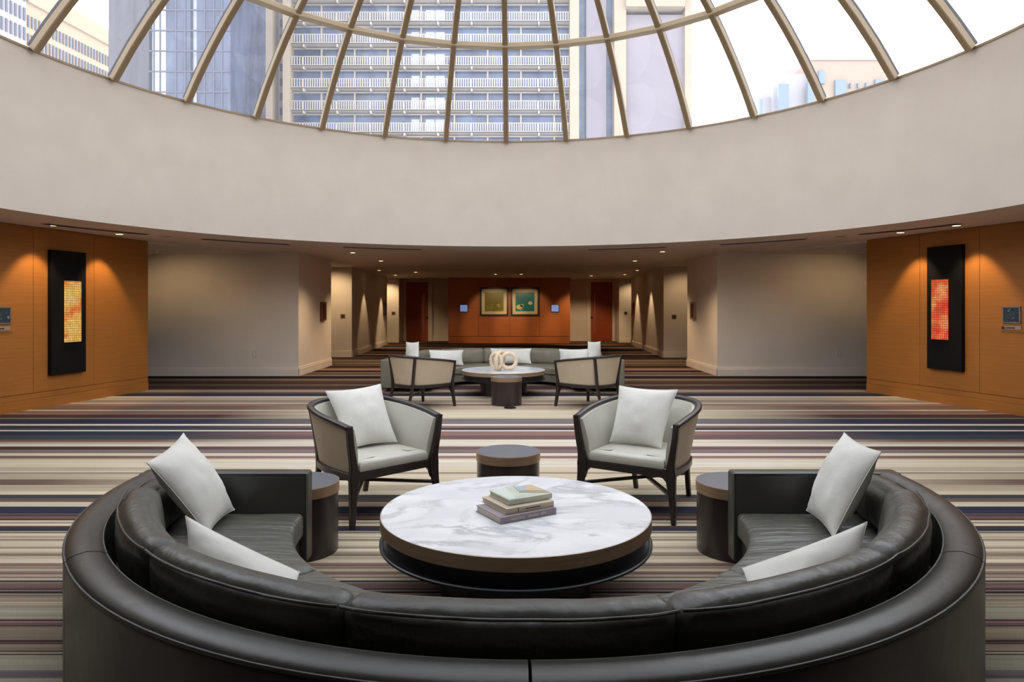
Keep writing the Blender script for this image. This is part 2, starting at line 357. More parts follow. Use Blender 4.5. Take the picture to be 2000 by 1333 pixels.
for i in range(32):
    a, a2 = A0 + i * 2 * PI / 32, A0 + (i + 1) * 2 * PI / 32
    for j in range(len(RR) - 1):
        mb.add([dome(RR[j], a, 0.02), dome(RR[j], a2, 0.02), dome(RR[j + 1], a2, 0.02), dome(RR[j + 1], a, 0.02)], [(0, 1, 2, 3)])
wpart(mb, 'pane', M['glass'])
mb = MB(); mb.revolve([(OR - 0.012, DZ - 0.01), (OR - 0.012, DZ + 0.02), (OR + 0.2, DZ + 0.02), (OR + 0.2, DZ - 0.01)], 0, 2 * PI, NS, OC); wpart(mb, 'sill', M['rib'])

# ------------------------------------------------------------ walls
def wall(name, A, B, th=0.15, z0=0, z1=CZ, mt=None, nrm=1):
    """upright slab through plan points A and B; thickness lies to the left of A>B times nrm"""
    A, B = Vector(A), Vector(B); d = (B - A).normalized(); nn = Vector((-d.y, d.x)) * nrm * th
    mb = MB(); mb.prism([A, B, B + nn, A + nn], z0, z1); return struct(mb.build(name, mt or M['wall']))
def baseboard(name, A, B, sgn, h=0.19, mt=None):
    A, B = Vector(A), Vector(B); d = (B - A).normalized(); nn = Vector((-d.y, d.x)) * sgn
    mb = MB(); mb.prism([A, B, B + nn * 0.018, A + nn * 0.018], 0, h); mb.prism([A, B, B + nn * 0.026, A + nn * 0.026], 0, h - 0.035)
    return struct(mb.build(name, mt or M['base'], bevel=0.004))
YW = 14.78
L0, L1 = (-6.53, 12.26), (-7.68, 6.85)          # left wood wall, far end > near
R0, R1 = (6.25, 12.04), (7.82, 6.55)
# white alcove walls
wall('wall_alcove_left', (-12.8, YW), (-4.6, YW)); baseboard('baseboard_alcove_left', (-12.8, YW), (-4.6, YW), -1)
wall('wall_alcove_right', (4.42, YW), (12.8, YW)); baseboard('baseboard_alcove_right', (4.42, YW), (12.8, YW), -1)
wall('wall_passage_left', (-4.6, YW + .15), (-4.6, 17.45)); baseboard('baseboard_passage_left', (-4.6, YW - 0.018), (-4.6, 17.45), -1)
wall('wall_passage_right', (4.42, YW + .15), (4.42, 17.3), nrm=-1); baseboard('baseboard_passage_right', (4.42, YW - 0.018), (4.42, 17.3), 1)
wall('wall_recess_left', (-8, 20.3), (-4.74, 20.3)); baseboard('baseboard_recess_left', (-8, 20.3), (-4.74, 20.3), -1)
wall('wall_recess_right', (4.43, 20.05), (8, 20.05)); baseboard('baseboard_recess_right', (4.43, 20.05), (8, 20.05), -1)
wall('wall_corridor_left', (-4.744, 20.45), (-4.92, 27.0)); baseboard('baseboard_corridor_left', (-4.74, 20.3), (-4.92, 27.0), -1)
wall('wall_corridor_right', (4.435, 20.2), (4.66, 26.8), nrm=-1); baseboard('baseboard_corridor_right', (4.43, 20.05), (4.66, 26.8), 1)
wall('wall_niche_left', (-8, 28.5), (-4.70, 28.5)); baseboard('baseboard_niche_left', (-8, 28.5), (-4.70, 28.5), -1)
wall('wall_niche_right', (4.45, 28.5), (8, 28.5)); baseboard('baseboard_niche_right', (4.45, 28.5), (8, 28.5), -1)
YB = 29.8
wall('wall_return_left', (-4.70, 28.65), (-4.70, YB)); wall('wall_return_right', (4.45, 28.65), (4.45, YB), nrm=-1)
wall('wall_back', (-5, YB), (5, YB))
baseboard('baseboard_back_left', (-3.6, YB), (-2.57, YB), -1); baseboard('baseboard_back_right', (2.36, YB), (3.38, YB), -1)
wall('wall_outer_left', (-12.8, -4), (-12.8, 30.5)); wall('wall_outer_right', (12.8, -4), (12.8, 30.5), nrm=-1)
wall('wall_rear', (-12.9, -4), (12.9, -4), nrm=-1, mt=M['rear']); wall('wall_outer_back', (-12.9, 30.6), (12.9, 30.6))
wall('wall_side_left', L1, (-7.68, -4), mt=M['rear'], nrm=-1); wall('wall_side_right', R1, (7.82, -4), mt=M['rear'])
# lowered alcove soffits
mb = MB(); mb.prism([(-6.53, 12.3), (-5.55, YW), (-12.7, YW), (-12.7, 12.3)], CZ - 0.045, CZ); struct(mb.build('trim_1', M['ceil']))
mb = MB(); mb.prism([(6.25, 12.08), (5.35, YW), (12.7, YW), (12.7, 12.08)], CZ - 0.045, CZ); struct(mb.build('trim_2', M['ceil']))
# side wood walls: panels with open joints on a dark core, stepped plinth below
def wood_wall(name, P0, P1, seams, sgn, kick=0.235):
    """P0 far end, P1 near end; seams are photo columns; sgn points the face into the room"""
    P0v, P1v = Vector(P0), Vector(P1); d = (P1v - P0v).normalized(); nn = Vector((-d.y, d.x)) * sgn
    root = bpy.data.objects.new(name, None); C.objects.link(root); struct(root); root.location = (P0[0], P0[1], 0)
    def part(mb, nm, mt, bev=0):
        o = mb.build(nm, mt, bevel=bev); o.parent = root; o.matrix_parent_inverse = Matrix.Translation((-P0[0], -P0[1], 0)); return o
    L = (P1v - P0v).length; ts = [0.0]
    for s in seams:
        q = px_wall(s, 600, P0, P1); ts.append((Vector((q.x, q.y)) - P0v).length)
    ts.append(min(L, ts[-1] + 1.3)); 
    while ts[-1] < L - 0.1: ts.append(min(L, ts[-1] + 1.3))
    mb = MB(); mb.prism([P0v, P1v, P1v - nn * 0.25, P0v - nn * 0.25], 0, CZ); part(mb, 'core', M['seam'])
    for a, b_ in zip(ts[:-1], ts[1:]):
        g = 0.003; A = P0v + d * (a + (g if a > 0 else -0.012)); B = P0v + d * (b_ - g)
        mb = MB(); mb.prism([A, B, B + nn * 0.018, A + nn * 0.018], kick + 0.004, CZ - 0.006); part(mb, 'panel', M['wood'])
    A, B = P0v - d * 0.012, P1v
    mb = MB(); mb.prism([A, B, B + nn * 0.018, A + nn * 0.018], kick * 0.66, kick - 0.003); part(mb, 'plinth_board', M['wood'])
    mb = MB(); mb.prism([A, B, B + nn * 0.030, A + nn * 0.030], 0, kick * 0.66 - 0.003); part(mb, 'plinth_board', M['wood'])
    mb = MB(); mb.prism([P0v - d * 0.014, P0v - d * 0.001, P0v - d * 0.001 - nn * 0.26, P0v - d * 0.014 - nn * 0.26], 0, CZ); part(mb, 'end_panel', M['wood'])
    return root
wood_wall('wall_left', L0, L1, [182, 63], 1)
wood_wall('wall_right', R0, R1, [1798, 1915], -1)
# back wood panel wall
YP = 28.0; root = bpy.data.objects.new('wall_back_panelled', None); C.objects.link(root); struct(root)
mb = MB(); mb.box(((-2.57 + 2.34) / 2, (YP + YB) / 2 + 0.01, CZ / 2), (4.90, YB - YP, CZ)); mb.build('core', M['seam'], root)
xs = [-2.57, -1.36, -0.085, 1.13, 2.34]
for i in range(4):
    mb = MB(); mb.box(((xs[i] + xs[i + 1]) / 2, YP, (0.28 + CZ) / 2), (xs[i + 1] - xs[i] - 0.012, 0.03, CZ - 0.29)); mb.build('panel', M['wood_back'], root)
mb = MB(); mb.box((-0.115, YP, 0.135), (4.91, 0.03, 0.27)); mb.build('plinth_board', M['wood_back'], root)
for sx in (-2.585, 2.355):
    mb = MB(); mb.box((sx, (YP + YB) / 2, CZ / 2), (0.03, YB - YP - 0.01, CZ - 0.01)); mb.build('end_panel', M['wood_back'], root)

# doors at the back
def door(name, x0, x1, hx):
    root = bpy.data.objects.new(name, None); C.objects.link(root); struct(root); root.location = (0, 0, 0)
    top = 2.55
    mb = MB(); mb.box(((x0 + x1) / 2, YB - 0.03, top / 2 + 0.005), (x1 - x0, 0.05, top)); mb.build('leaf', M['door'], root, bevel=0.004)
    mb = MB(); mb.box((x0 - 0.10, YB - 0.03, top / 2 + 0.05), (0.18, 0.07, top + 0.1)); mb.box((x1 + 0.10, YB - 0.03, top / 2 + 0.05), (0.18, 0.07, top + 0.1)); mb.box(((x0 + x1) / 2, YB - 0.03, top + 0.06), (x1 - x0 + 0.02, 0.07, 0.08)); mb.build('door_frame', M['base'], root)
    s = 1 if hx > (x0 + x1) / 2 else -1
    mb = MB(); mb.box((hx - s * 0.16, YB - 0.075, 1.23), (0.03, 0.03, 1.7)); mb.box((hx - s * 0.16, YB - 0.06, 0.5), (0.03, 0.05, 0.03)); mb.box((hx - s * 0.16, YB - 0.06, 1.95), (0.03, 0.05, 0.03)); mb.build('pull_bar', M['steel'], root)
    mb = MB(); mb.box((hx - s * 0.03, YB - 0.075, 1.02), (0.10, 0.05, 0.10)); mb.build('door_handle', M['frame'], root, bevel=0.01)
door('door_1', px(794, 600, YB).x, px(836, 600, YB).x, px(836, 600, YB).x)
door('door_2', px(1154, 600, YB).x, px(1195, 600, YB).x, px(1154, 600, YB).x)

# ------------------------------------------------------------ wall things
def on_wall(A, B, sgn, xp0, yp0, xp1, yp1):
    """frame of a wall-mounted rectangle: corner columns/rows of the photo on the wall plane"""
    p = px_wall(xp0, yp0, A, B); q = px_wall(xp1, yp1, A, B)
    c = (p + q) / 2; wdt = math.hypot(p.x - q.x, p.y - q.y); hgt = abs(p.z - q.z)
    d = Vector((q.x - p.x, q.y - p.y, 0)).normalized(); nn = Vector((d.y, -d.x, 0))
    return c, wdt, hgt, d, nn
def rot_of(d): return math.atan2(d.y, d.x)
# glowing artworks
def glow_mat(name, ca_, cb, cc):
    m = mat(name, ca_, 0.6); n, l, b = nodes(m)
    t = n.new('ShaderNodeTexCoord'); mp = n.new('ShaderNodeMapping'); l.new(t.outputs['Object'], mp.inputs[0])
    br = n.new('ShaderNodeTexBrick'); br.offset = 0; br.inputs['Scale'].default_value = 1; br.inputs['Brick Width'].default_value = 0.036; br.inputs['Row Height'].default_value = 0.036
    br.inputs['Mortar Size'].default_value = 0.0042; br.inputs['Mortar Smooth'].default_value = 0.6
    br.inputs['Color1'].default_value = (1, 1, 1, 1); br.inputs['Color2'].default_value = (0.72, 0.72, 0.72, 1); br.inputs['Mortar'].default_value = (0.12, 0.10, 0.08, 1)
    mp.inputs['Rotation'].default_value = (PI / 2, 0, 0); l.new(mp.outputs[0], br.inputs['Vector'])
    nz = n.new('ShaderNodeTexNoise'); nz.inputs['Scale'].default_value = 4.5; nz.inputs['Detail'].default_value = 3; l.new(t.outputs['Object'], nz.inputs['Vector'])
    r = n.new('ShaderNodeValToRGB'); r.color_ramp.elements[0].position = 0.34; r.color_ramp.elements[0].color = (*lin(ca_), 1); r.color_ramp.elements[1].position = 0.66; r.color_ramp.elements[1].color = (*lin(cc), 1)
    ee = r.color_ramp.elements.new(0.5); ee.color = (*lin(cb), 1); l.new(nz.outputs['Fac'], r.inputs[0])
    mx = n.new('ShaderNodeMix'); mx.data_type = 'RGBA'; mx.blend_type = 'MULTIPLY'; mx.inputs[0].default_value = 1; l.new(r.outputs[0], mx.inputs[6]); l.new(br.outputs['Color'], mx.inputs[7])
    l.new(mx.outputs[2], b.inputs['Emission Color']); b.inputs['Emission Strength'].default_value = 0.42; b.inputs['Base Color'].default_value = (0.05, 0.02, 0.01, 1); return m
M['glow_a'] = glow_mat('backlit_amber_grid', (240, 206, 112), (246, 190, 92), (236, 96, 40))
M['glow_b'] = glow_mat('backlit_red_grid', (250, 160, 96), (246, 84, 44), (226, 30, 22))
def glow_art(label, A, B, sgn, quad, inner, gm):
    c, wd, hg, d, nn = on_wall(A, B, sgn, *quad)
    t = thing('backlit_wall_art', label, 'wall art', c + nn * 0.018, rot_of(d))
    s = -1 if (Matrix.Rotation(rot_of(d), 3, 'Z') @ Vector((0, -1, 0))).dot(nn) > 0 else 1
    mb = MB(); mb.box((0, s * 0.035, 0), (wd, 0.07, hg)); mb.build('backing_panel', M['black'], t, bevel=0.004)
    c2, w2, h2, _, _ = on_wall(A, B, sgn, *inner); off = (c2 - c)
    mb = MB(); mb.box((off.dot(d), s * 0.082, off.z), (w2, 0.025, h2)); mb.build('light_grid', gm, t)
    return t
glow_art('tall black panel with an amber backlit grid, on the left wood wall', L0, L1, 1, (91, 488, 159, 726), (116, 549, 147, 667), M['glow_a'])
glow_art('tall black panel with a red backlit grid, on the right wood wall', R0, R1, -1, (1819, 484, 1887, 726), (1830, 547, 1861, 664), M['glow_b'])
# room sign screens
def pict_mat(name, base, cols, scale=6.0, em=0.0):
    m = mat(name, base, 0.25); nz = tex_noise(m, scale, (1, 1, 1), 4); r = vary(m, nz, cols[0], cols[-1], 0.3, 0.7)
    for i, c in enumerate(cols[1:-1]): e_ = r.color_ramp.elements.new(0.3 + 0.4 * (i + 1) / (len(cols) - 1)); e_.color = (*lin(c), 1)
    if em:
        n, l, b = nodes(m); l.new(r.outputs[0], b.inputs['Emission Color']); b.inputs['Emission Strength'].default_value = em
    return m
M['screen'] = pict_mat('sign_screen_picture', (40, 50, 50), [(20, 22, 24), (44, 60, 60), (34, 30, 52), (90, 120, 120)], 14, 0.12)
M['plaque'] = mat('grey_plaque', (150, 132, 118), 0.4)
def text(body, size, loc, mt, parent, name='lettering', rot=(PI / 2, 0, 0), ext=0.0006, align='CENTER'):
    cu = bpy.data.curves.new(name, 'FONT'); cu.body = body; cu.size = size; cu.extrude = ext; cu.align_x = align; cu.align_y = 'CENTER'
    tmp = bpy.data.objects.new(name + '_tmp', cu); C.objects.link(tmp)
    dg = bpy.context.evaluated_depsgraph_get(); me = bpy.data.meshes.new_from_object(tmp.evaluated_get(dg)); me.name = name
    bpy.data.objects.remove(tmp); bpy.data.curves.remove(cu)
    me.materials.clear(); me.materials.append(mt)
    o = bpy.data.objects.new(name, me); C.objects.link(o); o.parent = parent; o.location = loc; o.rotation_euler = rot; return o
M['ink'] = mat('sign_ink', (34, 28, 28), 0.6)
M['pale_ink'] = mat('pale_ink', (214, 208, 206), 0.6)
def room_sign(label, A, B, sgn, outer, scr, plq):
    c, wd, hg, d, nn = on_wall(A, B, sgn, *outer)
    t = thing('room_sign', label, 'sign', c + nn * 0.018, rot_of(d))
    s = -1 if (Matrix.Rotation(rot_of(d), 3, 'Z') @ Vector((0, -1, 0))).dot(nn) > 0 else 1
    mb = MB(); mb.box((0, s * 0.004, 0), (wd, 0.008, hg)); mb.build('backing_board', M['wood'], t, bevel=0.003)
    def sub(q): c2, w2, h2, _, _ = on_wall(A, B, sgn, *q); o_ = c2 - c; return o_.dot(d), o_.z, w2, h2
    x, z, w2, h2 = sub(scr); mb = MB()
    for bx_ in ((x, z + h2 / 2, w2 + .02, .02), (x, z - h2 / 2, w2 + .02, .02), (x - w2 / 2, z, .02, h2), (x + w2 / 2, z, .02, h2)): mb.box((bx_[0], s * 0.014, bx_[1]), (bx_[2], .02, bx_[3]))
    f_ = mb.build('screen_frame', M['steel'], t)
    mb = MB(); mb.box((x, s * 0.010, z), (w2 - .02, .012, h2 - .02)); mb.build('screen', M['screen'], t)
    x, z, w2, h2 = sub(plq); mb = MB(); mb.box((x, s * 0.013, z), (w2, .012, h2)); pl = mb.build('plaque', M['plaque'], t, bevel=.002)
    mb = MB(); mb.box((x - w2 / 2 + h2 * .35, s * 0.020, z), (h2 * .8, .004, h2 * .8)); mb.build('icon_square', M['ink'], pl)
    mb = MB(); xx = x - w2 / 2 + h2 * 1.1; random.seed(4)
    for k in range(9):
        ww = random.uniform(.008, .016); mb.box((xx + ww / 2, s * 0.020, z), (ww, .003, random.uniform(.012, .02))); xx += ww + .003
    mb.build('small_print', M['ink'], pl); return t
room_sign('framed screen with small plaque on the right wood wall, cut by the photo edge', R0, R1, -1, (1957, 592, 2010, 650), (1963, 600, 1996, 631), (1961, 637, 1998, 645))
room_sign('framed screen with small plaque on the left wood wall, cut by the photo edge', L0, L1, 1, (-26, 592, 23, 650), (-18, 601, 16, 632), (-22, 639, 16, 646))
# framed pictures on the back panelled wall
M['olive_art'] = pict_mat('olive_picture', (120, 112, 40), [(104, 98, 30), (134, 124, 44), (122, 116, 36), (160, 148, 70)], 1.6)
M['teal_art'] = pict_mat('teal_picture', (20, 110, 120), [(14, 84, 110), (20, 120, 140), (30, 130, 120), (70, 160, 150)], 2.0)
YF = YP - 0.016
def picture(label, x0, y0, x1, y1, art, blots):
    a, b_ = px(x0, y0, YF), px(x1, y1, YF); cx, cz = (a.x + b_.x) / 2, (a.z + b_.z) / 2; w_, h_ = b_.x - a.x, a.z - b_.z
    t = thing('framed_picture', label, 'picture', (cx, YF, cz))
    mb = MB()
    for q in ((0, h_ / 2 - .035, w_, .07), (0, -h_ / 2 + .035, w_, .07), (-w_ / 2 + .035, 0, .07, h_ - .14), (w_ / 2 - .035, 0, .07, h_ - .14)): mb.box((q[0], -.025, q[1]), (q[2], .05, q[3]))
    mb.build('picture_frame', M['frame'], t, bevel=.004)
    mb = MB(); mb.box((0, -.008, 0), (w_ - .13, .014, h_ - .13)); mb.build('mat_board', M['mat_board'], t)
    mb = MB(); mb.box((0.0, -.017, -.01), (w_ * .66, .006, h_ * .66)); im = mb.build('image', art, t)
    for (bx_, bz, r, c_) in blots:
        mb = MB(); mb.revolve([(0.001, -.002), (r, -.002), (r, .002), (0.001, .002)], 0, 2 * PI, 20)
        mb.v = [(bx_ + v[0] * 1.3, -.021 + v[2], bz + v[1]) for v in mb.v]; mb.build('painted_shape', mat('picture_shape', c_, .6), im)
picture('square framed olive green picture, left of the pair on the back wall', 937.5, 561.5, 993, 617.5, M['olive_art'], [(0.16, -.14, .05, (190, 170, 96)), (0.2, -.2, .04, (176, 156, 84))])
picture('square framed teal picture with pale shapes, right of the pair on the back wall', 997.5, 561.5, 1053, 617.5, M['teal_art'], [(0.22, -.06, .07, (226, 214, 180)), (-.22, -.22, .10, (214, 196, 140)), (-.12, -.16, .06, (196, 190, 130))])
M['blue_screen'] = pict_mat('blue_lit_screen', (90, 110, 170), [(80, 96, 150), (130, 150, 206), (96, 116, 176)], 20, 0.3)
for (x0, x1, lab) in ((899, 913, 'small glowing blue wall display left of the olive picture'), (1077, 1091, 'small glowing blue wall display right of the teal picture')):
    a, b_ = px(x0, 596, YF), px(x1, 609, YF); t = thing('wall_display', lab, 'display', ((a.x + b_.x) / 2, YF, (a.z + b_.z) / 2)); w_, h_ = b_.x - a.x, a.z - b_.z
    mb = MB(); mb.box((0, -.014, 0), (w_ + .05, .028, h_ + .05)); mb.build('housing', M['frame'], t, bevel=.004)
    mb = MB(); mb.box((0, -.03, 0), (w_, .006, h_)); mb.build('screen', M['blue_screen'], t)
    mb = MB(); mb.box((0, -.012, -h_ / 2 - .07), (w_, .02, .035)); mb.build('name_strip', M['plaque'], t)
# small plates, cabinets, outlets
def wall_plate(name, label, cat, A, B, sgn, quad, depth, body, inner=None, group=None):
    c, wd, hg, d, nn = on_wall(A, B, sgn, *quad); t = thing(name, label, cat, c, rot_of(d), group)
    s = -1 if (Matrix.Rotation(rot_of(d), 3, 'Z') @ Vector((0, -1, 0))).dot(nn) > 0 else 1
    mb = MB(); mb.box((0, s * depth / 2, 0), (wd, depth, hg)); mb.build('housing', body, t, bevel=.004)
    if inner:
        nm, mt_, kx, kz = inner; mb = MB(); mb.box((0, s * (depth + .002), 0), (wd * kx, .006, hg * kz)); mb.build(nm, mt_, t)
    return t
M['copper'] = mat('copper_brown_cabinet', (122, 66, 36), 0.4, metal=0.3)
LP, LQ = (-4.6, YW), (-4.6, 17.45); RP, RQ = (4.42, YW), (4.42, 17.3)
wall_plate('wall_cabinet', 'narrow copper-brown cabinet on the left passage wall', 'cabinet', LP, LQ, -1, (625, 590, 634, 626), .05, M['copper'], ('glass_panel', M['frame'], .5, .8))
wall_plate('wall_cabinet', 'narrow brass-framed dark cabinet on the right passage wall', 'cabinet', RP, RQ, 1, (1351.5, 590, 1360, 624), .05, M['bronze'], ('glass_panel', M['frame'], .5, .8))
LC, LD = (-4.74, 20.3), (-4.92, 27.0); RC, RD = (4.43, 20.05), (4.66, 26.8)
wall_plate('wall_phone', 'dark wall phone at the far end of the left corridor wall', 'phone', LC, LD, -1, (748, 592, 752, 615), .07, M['frame'], ('handset', M['steel'], .5, .7))
wall_plate('wall_box', 'slim dark red box at the far end of the right corridor wall', 'box', RC, RD, 1, (1235.5, 592, 1239.5, 617), .05, M['copper'], ('cover', M['frame'], .6, .85))
for (A, B, s, q, lab) in (((-8, 20.3), (-4.74, 20.3), -1, (665, 614, 674, 622), 'brown switch plate on the lit recess wall, left side'),
                        ((4.43, 20.05), (8, 20.05), -1, (1312, 615, 1321, 623), 'brown switch plate on the pale recess wall, right side'),
                        ((-8, 28.5), (-4.70, 28.5), -1, (765, 609, 772, 615), 'brown switch plate on the yellow-lit niche wall, far left'),
                        ((4.45, 28.5), (8, 28.5), -1, (1219, 609, 1225, 615), 'brown switch plate on the niche wall, far right')):
    wall_plate('switch_plate', lab, 'switch', A, B, s, q, .012, M['plate'], ('rocker', M['frame'], .35, .5))
wall_plate('wall_outlet', 'white outlet low on the left alcove wall', 'outlet', (-12.8, YW), (-4.6, YW), -1, (493.5, 687, 501, 699), .008, M['white_plate'], ('socket', M['base'], .45, .7))
wall_plate('wall_outlet', 'white outlet low on the right alcove wall', 'outlet', (4.42, YW), (12.8, YW), -1, (1636, 686, 1643, 698), .008, M['white_plate'], ('socket', M['base'], .45, .7))
# ------------------------------------------------------------ ceiling things
names = {-64: 'leftmost, above the left wood wall', -43: 'above the left alcove', -21: 'just left of the hall entrance', 21: 'just right of the hall entrance', 43: 'above the right alcove', 64: 'rightmost, above the right wood wall'}
for a, w_ in names.items():
    t = thing('slot_diffuser', 'curved dark air slot in the ceiling ' + w_, 'vent', (OC[0], OC[1], CZ))
    a0, a1 = PI / 2 - math.radians(a + 6.7), PI / 2 - math.radians(a - 6.7)
    mb = MB(); mb.revolve([(6.70, -.012), (6.70, .0), (6.86, .0), (6.86, -.012)], a0, a1, 16); mb.build('slot_frame', M['ceil'], t)
    mb = MB()
    for r in (6.715, 6.785): mb.revolve([(r, -.018), (r, -.011), (r + .062, -.011), (r + .062, -.018)], a0 + .003, a1 - .003, 16)
    mb.build('slot', M['slot'], t)
def downlight(x, y, label, power=0, aim=None, lit=True, spot=70, col=(1, .62, .30)):
    t = thing('downlight', label, 'ceiling light', (x, y, CZ), 0, 'recessed downlights')
    mb = MB(); mb.revolve([(.055, -.004), (.08, -.004), (.08, 0.0), (.055, 0.0)], 0, 2 * PI, 20); mb.build('trim_ring', M['trimring'], t, smooth=40)
    mb = MB(); mb.revolve([(.0005, -.002), (.054, -.002), (.054, -.0005), (.0005, -.0005)], 0, 2 * PI, 20); mb.build('lens', M['lens'] if lit else M['slot'], t)
    if power:
        ld = bpy.data.lights.new('lamp', 'SPOT'); ld.energy = power; ld.color = col; ld.spot_size = math.radians(spot); ld.spot_blend = 0.8 if spot > 90 else 0.5; ld.shadow_soft_size = 0.04
        lo = bpy.data.objects.new('lamp', ld); C.objects.link(lo); lo.parent = t; lo.location = (0, 0, -.02)
        if aim: lo.rotation_euler = Vector((aim[0] - x, aim[1] - y, aim[2] - CZ)).to_track_quat('-Z', 'Y').to_euler()
    return t
def cpos(xp, yp): p = px(xp, yp, F * (CZ - H) / (HZ - yp)); return p.x, p.y
def wall_pt(P, Q, t): return (P[0] + (Q[0] - P[0]) * t, P[1] + (Q[1] - P[1]) * t)
WARM = (1, .72, .42)
for side_, P0, P1, s, labs in (('left', L0, L1, 1, ('far', 'near')), ('right', R0, R1, -1, ('far', 'near'))):
    d = (Vector(P1) - Vector(P0)).normalized(); nn = Vector((-d.y, d.x)) * s
    cols_ = (190, 60) if side_ == 'left' else (1800, 1912)
    for q, lb in zip(cols_, labs):
        p = px_wall(q, 480, P0, P1); pos = Vector((p.x, p.y)) + nn * 0.42; tgt = Vector((p.x, p.y)) + nn * 0.06
        downlight(pos.x, pos.y, f'small round downlight washing the {side_} wood wall, the {"one beyond" if lb == "far" else "one in front of"} the art panel', 34, (tgt.x, tgt.y, 1.0), spot=72, col=WARM)
for (xp, yp, lab, pw, aim, sz) in (
    (744, 510, 'round downlight in the hall ceiling, left side, above the passage', 90, (-3.6, 17.6, 0.0), 110),
    (1240, 510, 'round downlight in the hall ceiling, right side, above the passage', 90, (3.4, 17.6, 0.0), 110),
    (689, 494, 'round downlight nearest the rotunda edge, left side', 70, (-3.46, 14.9, 0), 120),
    (1294, 492, 'round downlight nearest the rotunda edge, right side', 70, (3.2, 14.7, 0), 120),
    (812, 532, 'round downlight in front of the left back door', 80, (-3.2, 25.5, 0.0), 80),
    (1155, 539, 'bright round downlight in front of the right back door', 110, (2.95, 28.2, 0.0), 80),
    (968, 536, 'round downlight aimed at the olive picture', 90, (-0.7, YP, .95), 46),
    (1018, 536, 'round downlight aimed at the teal picture', 90, (0.55, YP, .95), 46)):
    x, y = cpos(xp, yp); downlight(x, y, lab, pw, aim, lit=pw > 0, spot=sz, col=WARM)
for (x, y, lab, aim, pw) in ((-4.35, 25.6, 'round downlight tight to the left corridor wall, farther one', (-4.5, 25.6, 0), 60), (-4.3, 22.2, 'round downlight tight to the left corridor wall, nearer one', (-4.45, 22.2, 0), 40),
                       (4.15, 25.2, 'round downlight tight to the right corridor wall, farther one', (4.35, 25.2, 0), 60), (4.05, 22.2, 'round downlight tight to the right corridor wall, nearer one', (4.2, 22.2, 0), 50),
                       (-5.3, 19.2, 'round downlight over the left recess', (-5.2, 20.3, 1.2), 45), (5.1, 19.0, 'round downlight over the right recess', (5.0, 20.0, 1.2), 18),
                       (-5.2, 27.7, 'round downlight over the far left niche', (-5.1, 28.5, 1.2), 45), (5.0, 27.7, 'round downlight over the far right niche', (4.9, 28.5, 1.2), 20),
                       (-7.4, 13.1, 'round downlight over the left alcove behind the wood wall', (-6.9, 14.4, .0), 210), (7.2, 13.0, 'round downlight over the right alcove behind the wood wall', (6.6, 14.4, .0), 190)):
    downlight(x, y, lab, pw, aim, spot=62 if 'corridor' in lab else (140 if 'alcove' in lab else 100), col=WARM)
def sprinkler(x, y, lab, z=CZ):
    t = thing('sprinkler_head', lab, 'sprinkler', (x, y, z))
    mb = MB(); mb.revolve([(.0005, -.006), (.03, -.006), (.035, 0), (.0005, 0)], 0, 2 * PI, 16); mb.build('escutcheon', M['trimring'], t, smooth=40)
    mb = MB(); mb.revolve([(.0005, -.05), (.022, -.05), (.022, -.045), (.006, -.04), (.006, -.006), (.0005, -.006)], 0, 2 * PI, 12); mb.build('deflector', M['steel'], t, smooth=40)
for xp, yp, lab in ((307, 486, 'small sprinkler head over the left alcove'), (1649, 485, 'small sprinkler head over the right alcove'), (992, 522, 'small sprinkler head in the middle of the hall ceiling')):
    p = cpos(xp, yp); sprinkler(p[0], min(p[1], 14.4) if abs(p[0]) > 4 else p[1], lab, CZ - (.045 if abs(p[0]) > 4 else 0))
for xp, yp, lab in ((325, 462, 'round flush speaker grille in the ceiling at left'), (1640, 462, 'round flush speaker grille in the ceiling at right')):
    p = cpos(xp, yp); t = thing('ceiling_speaker', lab, 'speaker', (p[0], p[1], CZ))
    mb = MB(); mb.revolve([(.085, -.006), (.11, -.006), (.11, 0), (.085, 0)], 0, 2 * PI, 24); mb.build('rim', M['ceil'], t, smooth=40)
    mb = MB(); mb.revolve([(.0005, -.004), (.084, -.004), (.084, 0), (.0005, 0)], 0, 2 * PI, 24); mb.build('grille', mat('speaker_grille', (150, 136, 116), .7), t)

